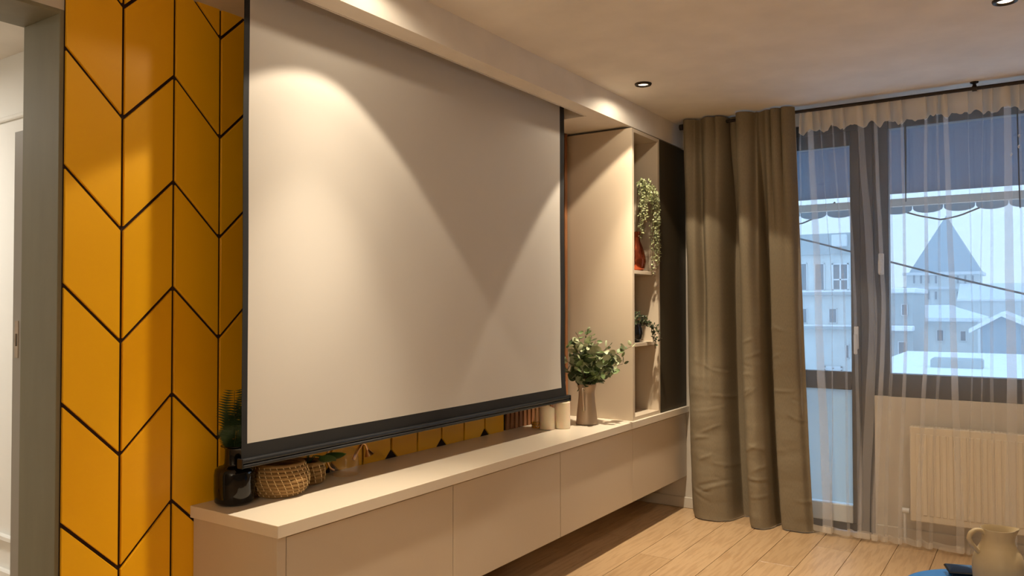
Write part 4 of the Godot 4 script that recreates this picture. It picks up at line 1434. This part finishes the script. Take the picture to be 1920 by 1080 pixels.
# ---------------------------------------------------------------- side table
func make_table() -> void:
	var tp := V(3.04, 0.0, 2.372)
	var ty := 0.45
	var t := thing("side_table", "low round blue side table by the window", "table", tp)
	var b := MB.new()
	b.lathe([Vector2(0.0, ty - 0.016), Vector2(0.270, ty - 0.016), Vector2(0.278, ty - 0.012), Vector2(0.280, ty - 0.006), Vector2(0.277, ty - 0.001), Vector2(0.272, ty), Vector2(0.0, ty)], V(0, 0, 0), 72)
	obj("table_top", b, M.table_blue, t)
	for k in 3:
		var a := TAU * k / 3.0 + 0.4
		b = MB.new()
		b.tube([V(cos(a) * 0.14, ty - 0.016, sin(a) * 0.14), V(cos(a) * 0.22, 0.0, sin(a) * 0.22)], [0.013, 0.010], 12)
		obj("leg", b, M.table_blue, t)
	# stoneware jug
	var d := pix(1872, 1075, 0, 3.09)
	var jp := V(3.09, ty, d.z)
	t = thing("stoneware_jug", "matt cream stoneware jug on the blue side table", "jug", jp)
	b = MB.new()
	var prof := [Vector2(0.0, 0.0005), Vector2(0.058, 0.0005), Vector2(0.066, 0.006), Vector2(0.074, 0.04), Vector2(0.0765, 0.08), Vector2(0.075, 0.105), Vector2(0.068, 0.130), Vector2(0.056, 0.150), Vector2(0.0490, 0.164), Vector2(0.0470, 0.178), Vector2(0.0480, 0.195), Vector2(0.0510, 0.212), Vector2(0.0490, 0.2125), Vector2(0.0440, 0.195), Vector2(0.0430, 0.178), Vector2(0.050, 0.15), Vector2(0.066, 0.12), Vector2(0.068, 0.04), Vector2(0.0, 0.012)]
	var lip_dir := atan2(cam_r.z, cam_r.x)
	var rows := []
	for p in prof:
		var line := []
		for k in 64:
			var a := TAU * k / 64
			var da := wrapf(a - lip_dir, -PI, PI)
			var lip: float = exp(-pow(da / 0.38, 2.0)) * smoothstep(0.17, 0.212, p.y)
			var r: float = p.x + 0.020 * lip
			line.append(V(cos(a) * r, p.y + 0.0 * lip, sin(a) * r))
		rows.append(line)
	b.grid(rows, true, V(0, 0.0005, 0))
	obj("body", b, M.stoneware, t)
	b = MB.new()
	var hp := []
	for q in [[-0.044, 0.196], [-0.058, 0.207], [-0.076, 0.207], [-0.091, 0.197], [-0.097, 0.182], [-0.091, 0.166], [-0.076, 0.148], [-0.062, 0.132]]:
		hp.append(cam_r * q[0] + V(0, q[1], 0) + cam_r * 0.0)
	var cv := Curve3D.new()
	for k in hp.size():
		var tg: Vector3 = (hp[mini(k + 1, hp.size() - 1)] - hp[maxi(k - 1, 0)]) / 5.0
		cv.add_point(hp[k], -tg, tg)
	var sm_ := []
	for k in 25: sm_.append(cv.sample_baked(cv.get_baked_length() * k / 24.0))
	b.tube(sm_, 0.0075, 12)
	obj("handle", b, M.stoneware, t)
	# handheld device propped on a small black stand
	var fp := pix(1806, 1072, 1, ty + 0.014)
	t = thing("phone", "black phone lying face up on its stand at the table edge", "phone", V(fp.x, ty, fp.z))
	var side := V(0.35, 0, 1.0).normalized()
	var fwd := V(side.z, 0, -side.x)
	var bs := Basis(side, V(0, 1, 0), -fwd)
	b = MB.new()
	b.box_at(Transform3D(bs, V(0, 0.007, 0) + side * 0.02), V(0.060, 0.007, 0.030), 0.003)
	obj("stand", b, M.device_black, t)
	b = MB.new()
	var tilt := bs * Basis(V(1, 0, 0), deg_to_rad(6.0))
	b.box_at(Transform3D(tilt, V(0, 0.0205, 0) + side * 0.022), V(0.076, 0.0042, 0.037), 0.003)
	obj("phone_body", b, M.device_black, t)
	b = MB.new()
	b.box_at(Transform3D(tilt, V(0, 0.0249, 0) + side * 0.022), V(0.072, 0.0004, 0.034), 0.0002)
	obj("phone_screen", b, M.device_screen, t)
	# glittering pendant in the window
	var cp := pix(1908, 275, 0, WALL_X - 0.05)
	t = thing("crystal_pendant", "cord with small glittering crystals hanging before the window", "ornament", V(cp.x, 2.56, cp.z))
	b = MB.new()
	b.tube([V(0, 0.0, 0), V(0, -0.45, 0.004), V(0, -0.62, 0.008)], 0.004, 6)
	obj("cord", b, M.cable_black, t)
	for q in [[0.0, cp.y - 2.56, 0.006], [0.0, cp.y - 2.60, -0.03], [0.0, cp.y - 2.50, 0.008]]:
		b = MB.new()
		b.lathe([Vector2(0.0, -0.013), Vector2(0.009, 0.0), Vector2(0.0, 0.011)], V(q[0] - 0.008, q[1], q[2]), 6)
		obj("crystal", b, M.crystal, t)
	var kp := pix(1697, 260, 0, WALL_X - 0.02)
	b = MB.new()
	b.tube([V(kp.x, 2.55, kp.z), V(kp.x, 2.3, kp.z + 0.002), V(kp.x, 2.02, kp.z)], [0.007, 0.006, 0.003], 6)
	tag(obj("blind_cord", b, M.cable_black), "short dark cord hanging at the window top behind the voile", "cord")

func _ready() -> void:
	make_camera()
	make_sky()
	make_materials()
	make_lamps()
	make_room()
	make_hall()
	make_window()
	make_outside()
	make_screen()
	make_cabinets()
	make_curtains()
	make_radiator()
	make_counter_things()
	make_shelf_things()
	make_table()
